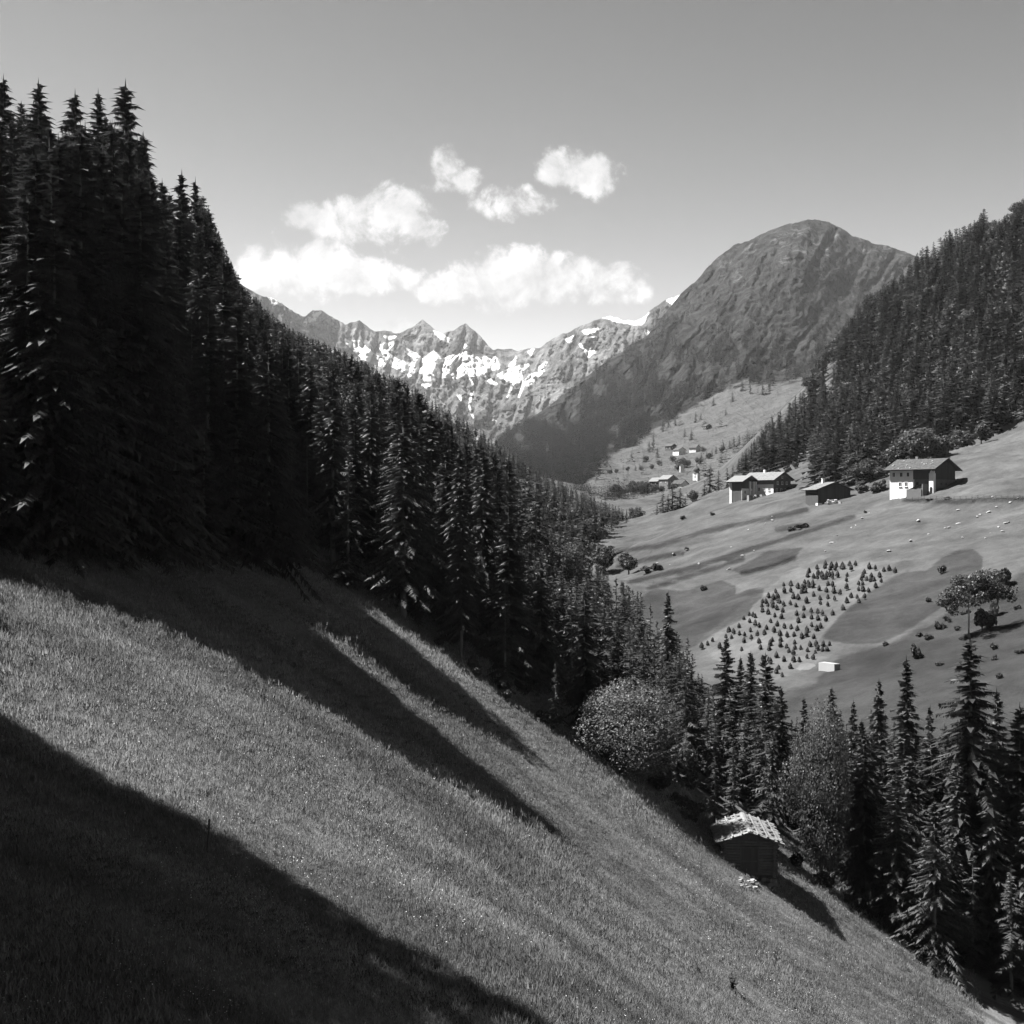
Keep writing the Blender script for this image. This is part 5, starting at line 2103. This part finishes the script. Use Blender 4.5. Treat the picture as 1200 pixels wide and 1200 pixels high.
def stook_data(seed):
    r = random.Random(seed)
    b = MB()
    b.tube([(0, 0, -0.3), (0.03, 0, 1.0), (0.0, 0, 1.95)], [0.05, 0.045, 0.03], 5)
    n = 9
    prof = [(0.48, 0.12), (0.62, 0.45), (0.52, 0.85), (0.40, 1.2), (0.24, 1.55), (0.05, 1.78)]
    base = len(b.v)
    for rr_, zz in prof:
        for j in range(n):
            t = 2 * math.pi * j / n
            k = rr_ * r.uniform(0.75, 1.25)
            b.v.append((k * math.cos(t), k * math.sin(t), zz + r.uniform(-0.08, 0.08)))
    for i in range(len(prof) - 1):
        for j in range(n):
            b.f.append((base + i * n + j, base + i * n + (j + 1) % n, base + (i + 1) * n + (j + 1) % n, base + (i + 1) * n + j))
    # rungs poking out of the hay
    for q in range(3):
        a = r.uniform(0, 6.28)
        zz = 0.5 + q * 0.42
        L = 0.85 - 0.15 * q
        b.tube([(-L * math.cos(a), -L * math.sin(a), zz), (L * math.cos(a), L * math.sin(a), zz + 0.05)], 0.03, 4)
    # hanging wisps
    for q in range(22):
        a = r.uniform(0, 6.28)
        zz = r.uniform(0.3, 1.4)
        rd = 0.62 - 0.3 * zz / 1.7
        b.poly([(rd * math.cos(a - .15), rd * math.sin(a - .15), zz + .1), (rd * math.cos(a + .15), rd * math.sin(a + .15), zz + .1), ((rd + .16) * math.cos(a), (rd + .16) * math.sin(a), zz - .3)])
    return b.data('hay_stook', M_HAY)


STK = [stook_data(i) for i in range(5)]
for k, (sx_, sy_) in enumerate(SZ):
    px, py = 820 + sx_ / 3.158, 500 + sy_ / 3.158 + 3.2
    x, y, z = hit(px, py, 150)
    if y > 420:
        continue
    o = link('hay_stook', STK[k % 5], None, (x, y, z))
    s = rng.uniform(0.5, 0.72) * y / 262.0
    o.scale = (s, s, s)
    o.rotation_euler = (rng.normal(0, 0.05), rng.normal(0, 0.05), rng.random() * 6.28)
    tag(o, 'dark stook of hay drying on its pole among many on the pale mown field', 'hay stook', 'hay stooks on the mown field')


# ------------------------------------------------------------------ trough / block, boulders, bushes, posts
def block():
    x, y, z = hit(962, 783, 150)
    x1, y1, z1 = hit(982, 786, 150)
    ang = math.atan2(y1 - y, x1 - x)
    root = empty('water_trough', ((x + x1) / 2, (y + y1) / 2, (z + z1) / 2), ang + 0.2)
    tag(root, 'long low white block like a water trough below the field of hay stooks', 'trough')
    b = MB()
    b.box(-1.7, 1.7, -0.65, -0.5, -0.6, 0.95)
    b.box(-1.7, 1.7, 0.5, 0.65, -0.6, 0.95)
    b.box(-1.7, -1.55, -0.497, 0.497, -0.6, 0.95)
    b.box(1.55, 1.7, -0.497, 0.497, -0.6, 0.95)
    b.build('basin', M_CONC, root)
    b = MB().box(-1.6, 1.6, -0.6, 0.6, 0.952, 1.02)
    b.build('cover', M_CONC, root)
    x, y, z = hit(944, 783, 150)
    m = MB()
    r = random.Random(8)
    n = 14
    ring = [((1.9 + r.uniform(-.5, .5)) * math.cos(6.283 * j / n), (1.3 + r.uniform(-.3, .3)) * math.sin(6.283 * j / n)) for j in range(n)]
    V = [(x + a, y + c, float(ground_z(x + a, y + c)) + 0.03) for a, c in ring] + [(x, y, float(ground_z(x, y)) + 0.12)]
    for j in range(n):
        m.poly([V[j], V[(j + 1) % n], V[n]])
    tag(m.build('bare_earth', M_SOIL), 'pale trodden earth beside the white trough', kind='structure')


block()

ROCKS = [(1011, 608, 5), (998, 619, 4), (1003, 616, 3), (1076, 611, 6), (1112, 619, 5), (1123, 614, 6), (1067, 634, 5), (1042, 646, 6), (1088, 626, 3), (1149, 604, 5), (1158, 601, 6), (1168, 595, 4), (1184, 590, 5), (1163, 583, 5), (1193, 584, 3),
         (1123, 598, 5), (1155, 631, 4), (1170, 618, 4), (1178, 614, 6), (1182, 613, 5), (1175, 624, 4), (1161, 626, 3), (1054, 585, 4), (1018, 602, 3), (975, 637, 6), (854, 668, 5), (770, 660, 3), (786, 663, 4), (819, 661, 4), (857, 642, 4), (805, 645, 5),
         (789, 650, 4), (905, 610, 4), (905, 606, 3), (870, 652, 4), (884, 646, 3), (981, 628, 3), (967, 646, 3), (1128, 630, 3), (1145, 606, 4), (897, 615, 3), (877, 621, 3), (1108, 620, 4)]
for k, (px, py, w) in enumerate(ROCKS):
    x, y, z = hit(px, py, 150)
    s = w / FPX * y * 0.42
    o = link('boulder', stone_data(random.Random(k), s), None, (x, y, z + s * 0.12))
    o.rotation_euler = (rng.uniform(-.4, .4), rng.uniform(-.4, .4), rng.random() * 6)
    o.scale = (1.1, 0.9, 0.9)
    tag(o, 'pale boulder lying in the far meadow with others in scattered lines', 'boulder', 'pale boulders in the far meadow')

# stone heaps beside the barn and the small white box
x, y, z = hit(976, 590, 300)
heap = MB()
r_ = random.Random(2)
for k in range(26):
    s = r_.uniform(0.25, 0.6)
    Q = Matrix.Translation((x + r_.uniform(-1.8, 1.8), y + r_.uniform(-1.2, 1.2), z + r_.uniform(0, 0.9))) @ Matrix.Rotation(r_.uniform(0, 3), 4, 'Z') @ Matrix.Rotation(r_.uniform(-.5, .5), 4, 'X')
    heap.box(-s, s, -s * .7, s * .7, -s * .5, s * .5, Q)
tag(heap.build('stone_heap', M_ROCK), 'heap of pale field stones in front of the black barn', 'stone heap', kind='stuff')
x, y, z = hit(1008, 577, 300)
root = empty('beehive_box', (x, y, z), 0.5)
tag(root, 'small white box standing in the meadow between the barn and the large farmhouse', 'box')
b = MB().box(-0.65, 0.65, -0.5, 0.5, 0.35, 1.3)
b.build('body', M_WHITE, root)
b = MB().box(-0.75, 0.75, -0.6, 0.6, 1.303, 1.42)
b.build('lid', M_CONC, root)
for sx_ in (-.5, .5):
    for sy_ in (-.38, .38):
        MB().box(sx_ - .06, sx_ + .06, sy_ - .06, sy_ + .06, -0.6, 0.348).build('leg', M_OLDWOOD, root)


def bush(px, py, wpx, hpx, label, group=None, ymin=150, name='bush', mat=None):
    x, y, z = hit(px, py, ymin)
    root = empty(name, (x, y, z - 0.1), rng.random() * 6)
    w = wpx / FPX * y / 2.9
    h = hpx / FPX * y / 1.75
    root.scale = (w, w, h)
    tag(root, label, 'bush', group)
    c, s = BUSHM[int(rng.integers(0, 3))]
    link('crown', c, root)
    link('stems', s, root)


bush(1152, 700, 50, 38, 'wide dark bush under the crown of the slender bare-trunked tree')
bush(1120, 706, 32, 26, 'dark bush close left of the slender bare trunk')
bush(1172, 688, 30, 24, 'dark bush uphill right of the slender bare-trunked tree')
for _k in range(16):
    _x, _y = rng.uniform(1075, 1200), rng.uniform(705, 800)
    bush(_x, _y, rng.uniform(6, 17), rng.uniform(4, 10), 'low scrub on the rough dark bank above the lower right spruces', 'low scrub on the shaded bank')
bush(1152, 738, 34, 30, 'dark bush below the big round one, its shadow streaming to the right')
bush(1165, 722, 16, 26, 'thin upright sapling beside the lower dark bush')
bush(1074, 772, 20, 20, 'dark bush above the slim spruce tops at the lower right')
bush(1038, 758, 10, 8, 'tiny dark bush alone below the dark unmown patch')
bush(1100, 738, 16, 12, 'low dark shrub uphill of two others on the dark slope')
bush(1088, 750, 16, 10, 'low sprawling shrub between two others on the dark slope')
bush(1108, 727, 10, 7, 'small topmost shrub of a short line on the dark slope')
bush(1105, 672, 14, 12, 'small shrub at the upper corner of the dark unmown patch')
for px, py, w, h in ((940, 620, 20, 7), (928, 622, 14, 6), (800, 609, 9, 5), (835, 604, 9, 5), (825, 692, 11, 8), (1110, 585, 14, 4), (1090, 586, 12, 3), (912, 706, 8, 5), (790, 651, 5, 4), (805, 645, 7, 5), (770, 668, 20, 9), (757, 672, 18, 10), (1014, 602, 5, 4)):
    bush(px, py, w, h, 'low dark shrub on a terrace edge of the far meadow', 'low shrubs on the far meadow')
for px, py, w, h in ((1115, 528, 14, 12), (1132, 522, 18, 14), (1156, 514, 10, 7), (1170, 508, 8, 5), (1092, 536, 22, 15), (1062, 545, 20, 14), (1030, 575, 26, 14), (1012, 577, 22, 10), (922, 552, 12, 8), (912, 556, 10, 7), (932, 548, 10, 8), (1050, 548, 24, 16)):
    bush(px, py, w, h, 'leafy bush along the foot of the right-hand wood', 'bushes along the foot of the wood', 330)


EDGE = [(400, 684), (440, 704), (480, 730), (520, 762), (560, 792), (600, 820), (640, 850), (800, 952), (815, 962), (935, 1018), (965, 1040), (1000, 1062), (1030, 1082), (1062, 1098), (1092, 1112)]
for k, (px, py) in enumerate(EDGE):
    for q in range(2):
        a = px + rng.uniform(-14, 14)
        bush(a, py - rng.uniform(-2, 8), rng.uniform(18, 34), rng.uniform(12, 24), 'dark undergrowth bush along the wood edge of the near meadow', 'undergrowth bushes along the near meadow', 40)


def slender_tree():
    x, y, z = hit(1135, 746, 150)
    root = empty('slender_tree', (x, y, z - 0.2))
    tag(root, 'leafy tree with bare slender trunk and wide dark crown above the tallest lower spruce', 'tree')
    k = y / FPX
    zt = 52 * k
    b = MB().tube([(0, 0, -0.5), (0.06, 0, zt * 0.45), (-0.04, 0, zt * 0.9), (0.1, 0, zt * 1.2)], [0.15, 0.12, 0.09, 0.04], 6)
    for a_, c_ in ((30 * k, 22 * k), (-24 * k, -8 * k), (18 * k, 30 * k), (8 * k, 10 * k)):
        b.tube([(0, 0, zt * 0.85), (a_ * 0.5, 0.3, zt + c_ * 0.4), (a_, 0.2, zt + c_)], [0.08, 0.05, 0.02], 5, False)
    b.build('trunk', M_PALEBARK, root, True)
    Vs, Fs, off = [], [], 0
    for q, (cx, cz, rx, rz, n) in enumerate(((0, -2, 26, 20, 2600), (26, 6, 22, 19, 2300), (-22, -12, 19, 15, 1600), (10, 14, 18, 15, 1400), (42, 0, 14, 12, 900), (-10, 10, 16, 14, 1000))):
        V, F, cs = leaf_crown(333 + q, n, 12, rx * k, rz * k, 0, 0.27)
        Vs.append(V + np.array([cx * k, (q % 3 - 1) * 0.8, zt + cz * k]))
        Fs.append(F + off)
        off += len(V)
    link('crown', mesh_np('slender_crown', np.concatenate(Vs), np.concatenate(Fs), M_BUSH), root)


slender_tree()


def meadow_post():
    x, y, z = hit(244, 1000)
    root = empty('fence_post', (x, y, z))
    tag(root, 'thin dark wooden post standing alone on the near meadow at the shadow edge', 'post')
    b = MB().tube([(0, 0, -0.5), (0.0, 0, 0.35), (0.035, 0, 0.72), (0.02, 0, 0.85), (0.045, 0, 1.18)], [0.05, 0.048, 0.045, 0.042, 0.04], 7)
    b.build('stake', M_DARKWOOD, root)
    b = MB().tube([(-0.045, 0.0, 0.86), (0.08, 0.0, 0.87)], 0.03, 5)
    b.build('knot', M_DARKWOOD, root)


meadow_post()


def thistle(px, py, hpx, label):
    x, y, z = hit(px, py)
    h = hpx / FPX * y
    root = empty('thistle_plant', (x, y, z - 0.05), 1.0)
    tag(root, label, 'plant')
    r = random.Random(px)
    s = MB()
    lf = MB()
    for k in range(7):
        a = r.uniform(0, 6.28)
        lean = r.uniform(0.05, 0.28) * h
        top = Vector((lean * math.cos(a), lean * math.sin(a), h * r.uniform(0.7, 1.0)))
        s.tube([(0, 0, 0), tuple(top * 0.5 + Vector((0, 0, 0.05 * h))), tuple(top)], [0.02, 0.015, 0.008], 4, False)
        for q in range(16):
            t = r.uniform(0.12, 1.0)
            p = top * t
            b_ = r.uniform(0, 6.28)
            L = h * r.uniform(0.16, 0.3) * (1.15 - 0.6 * t)
            d = Vector((math.cos(b_), math.sin(b_), r.uniform(-0.1, 0.6))) * L
            n_ = Vector((-d.y, d.x, 0)).normalized() * L * 0.2
            lf.poly([tuple(p), tuple(p + d * 0.5 + n_), tuple(p + d), tuple(p + d * 0.5 - n_)])
    s.build('stem', M_BUSH, root)
    lf.build('leaf', M_BUSH, root)


thistle(858, 1162, 26, 'dark leafy plant alone in the near meadow below the hay hut')
thistle(818, 1142, 11, 'small dark weed up the slope from the larger dark plant in the meadow')
thistle(779, 1150, 8, 'tiny dark weed left of the other dark plants in the meadow')

def rail_fence():
    root = empty('rail_fence', hit(1062, 587, 300))
    tag(root, 'low wooden rail fence along the track in front of the large farmhouse', 'fence')
    o = Vector(root.location)
    P = [Vector(hit(px, 587 - 0.012 * (px - 1062), 300)) - o for px in range(1062, 1200, 7)]
    post = MB().tube([(0, 0, -0.4), (0, 0, 1.05)], 0.07, 5).data('post', M_OLDWOOD)
    for q in P:
        link('post', post, root, q)
    for a, b in zip(P[:-1], P[1:]):
        for h in (0.5, 0.92):
            MB().tube([a + Vector((0, -0.09, h)), b + Vector((0, -0.09, h))], 0.045, 4).build('rail', M_OLDWOOD, root)


rail_fence()

# the stones strewn before the hut
r_ = random.Random(12)
st = MB()
for k in range(34):
    px, py = r_.uniform(868, 905), r_.uniform(1031, 1043)
    x, y, z = hit(px, py)
    s = r_.uniform(0.05, 0.17)
    Q = Matrix.Translation((x, y, z + 0.12)) @ Matrix.Rotation(r_.uniform(0, 3), 4, 'Z') @ Matrix.Rotation(r_.uniform(-.5, .5), 4, 'X')
    st.box(-s, s, -s * .7, s * .7, -s * .5, s * .5, Q)
tag(st.build('strewn_stones', M_ROCK), 'pale stones strewn in the grass before the hay hut', kind='stuff')


# ------------------------------------------------------------------ grass and blossoms of the near meadow
def tuft_data(seed, n=30, spread=0.30, hh=0.36):
    r = np.random.default_rng(seed)
    a = r.random(n) * 6.283
    d = spread * np.sqrt(r.random(n))
    P = np.c_[d * np.cos(a), d * np.sin(a), np.full(n, -0.05)]
    h = hh * (0.5 + 0.8 * r.random(n))
    b = r.random(n) * 6.283
    w = 0.009 + 0.012 * r.random(n)
    side = np.c_[np.cos(b), np.sin(b), 0 * b] * w[:, None]
    c = r.random(n) * 6.283
    lean = np.c_[np.cos(c), np.sin(c), 0 * c] * (h * (0.1 + 0.5 * r.random(n)))[:, None]
    T = P + lean + np.c_[0 * h, 0 * h, h]
    V = np.stack([P - side, P + side, T], 1).reshape(-1, 3)
    return mesh_np('grass_tuft', V, np.arange(3 * n).reshape(-1, 3), M_GRASS)


def flower_data(seed, n=5):
    r = np.random.default_rng(seed)
    V = []
    for k in range(n):
        p = np.array([r.uniform(-.5, .5), r.uniform(-.5, .5), r.uniform(0.12, 0.3)])
        s = r.uniform(0.010, 0.024)
        q = r.normal(0, 0.5, 3) + np.array([-.3, -.4, 0.9])
        q /= np.linalg.norm(q)
        a = np.cross(q, [0, 0, 1.0]) + 1e-3
        a /= np.linalg.norm(a)
        b = np.cross(q, a)
        V += [p - a * s, p - b * s, p + a * s, p + b * s]
    return mesh_np('blossom', np.array(V), np.arange(4 * n).reshape(-1, 4), M_FLOWER)


def stalk_data(seed, n=12):
    r = np.random.default_rng(seed)
    V = []
    for k in range(n):
        a, d = r.random() * 6.283, 0.35 * math.sqrt(r.random())
        p = np.array([d * math.cos(a), d * math.sin(a), -0.05])
        h = r.uniform(0.35, 0.65)
        t = p + np.array([r.normal(0, 0.08), r.normal(0, 0.08), h])
        s = np.array([math.cos(a * 3), math.sin(a * 3), 0]) * 0.008
        V += [p - s, p + s, t]
        e = np.array([math.cos(a * 3), math.sin(a * 3), 0]) * 0.022
        V += [t - e - [0, 0, 0.12], t + e - [0, 0, 0.12], t + [0, 0, 0.05]]
    return mesh_np('grass_stalks', np.array(V), np.arange(len(V)).reshape(-1, 3), M_GRASS)


gc = source_collection('grass', [tuft_data(i, 30, 0.34 + 0.05 * (i % 3), 0.09 + 0.024 * i) for i in range(5)] + [stalk_data(9)])
rg = np.random.default_rng(3)
n = 230000
yy_ = rg.uniform(24, 128, n)
xx_ = rg.uniform(-0.45, 0.40, n) * (yy_ + 4)
keep = rg.random(n) < np.clip(1.25 - (yy_ - 30) / 95, 0.25, 1) * np.clip((yy_ + 20) / 70, 0.3, 1)
xx_, yy_ = xx_[keep], yy_[keep]
zz_ = ground_z(xx_, yy_)
px, py = proj(xx_, yy_, zz_)
keep = (px > -60) & (px < 1260) & (py < 1290) & (sdf(px, py, MEADOW) > np.where((px > 690) & (px < 770), -8, -34))
xx_, yy_, zz_, px, py = xx_[keep], yy_[keep], zz_[keep], px[keep], py[keep]
patch = fbm(xx_ / 7 + 5, yy_ / 7 + 5, 4)
sc = (0.65 + 0.8 * rg.random(len(xx_))) * (0.45 + 1.1 * patch) * np.interp(yy_, [30, 70, 120], [1.1, 1.0, 1.1])
print('TUFTS', len(xx_))
scatter('grass', np.c_[xx_, yy_, zz_], np.c_[sc, sc, sc], np.c_[rg.normal(0, .12, len(sc)), rg.normal(0, .12, len(sc)), rg.uniform(0, 6.28, len(sc))], np.where(rg.random(len(sc)) < 0.015 * smooth(0.4, 0.62, fbm(xx_ / 11 + 60, yy_ / 11 + 60, 3)), 5, rg.integers(0, 5, len(sc))), gc,
        'long summer grass of the steep near meadow')
fc = source_collection('blossoms', [flower_data(i) for i in range(4)])
k = (rg.random(len(xx_)) < 0.06 * smooth(0.35, 0.6, fbm(xx_ / 5 + 25, yy_ / 9 + 15, 3)))
scatter('blossoms', np.c_[xx_[k], yy_[k], zz_[k]], np.repeat(1.0 + 0 * sc[k][:, None], 3, 1), np.c_[0 * sc[k], 0 * sc[k], rg.uniform(0, 6.28, k.sum())], rg.integers(0, 4, k.sum()), fc,
        'pale meadow blossoms dotted through the near grass')


# ------------------------------------------------------------------ air
def build_haze():
    b = MB().box(-3600, 3600, -400, 9200, -140, 1180)
    m = new_mat('haze')
    t = NT(m)
    pv = t.n('ShaderNodeVolumePrincipled')
    pv.inputs['Color'].default_value = (0.95, 0.95, 0.95, 1)
    pv.inputs['Density'].default_value = HAZE
    pv.inputs['Anisotropy'].default_value = 0.3
    t.l(pv.outputs[0], t.out.inputs['Volume'])
    o = b.build('haze', m)
    tag(o, 'thin summer haze filling the valley air', kind='stuff')


HAZE = 0.000016
build_haze()
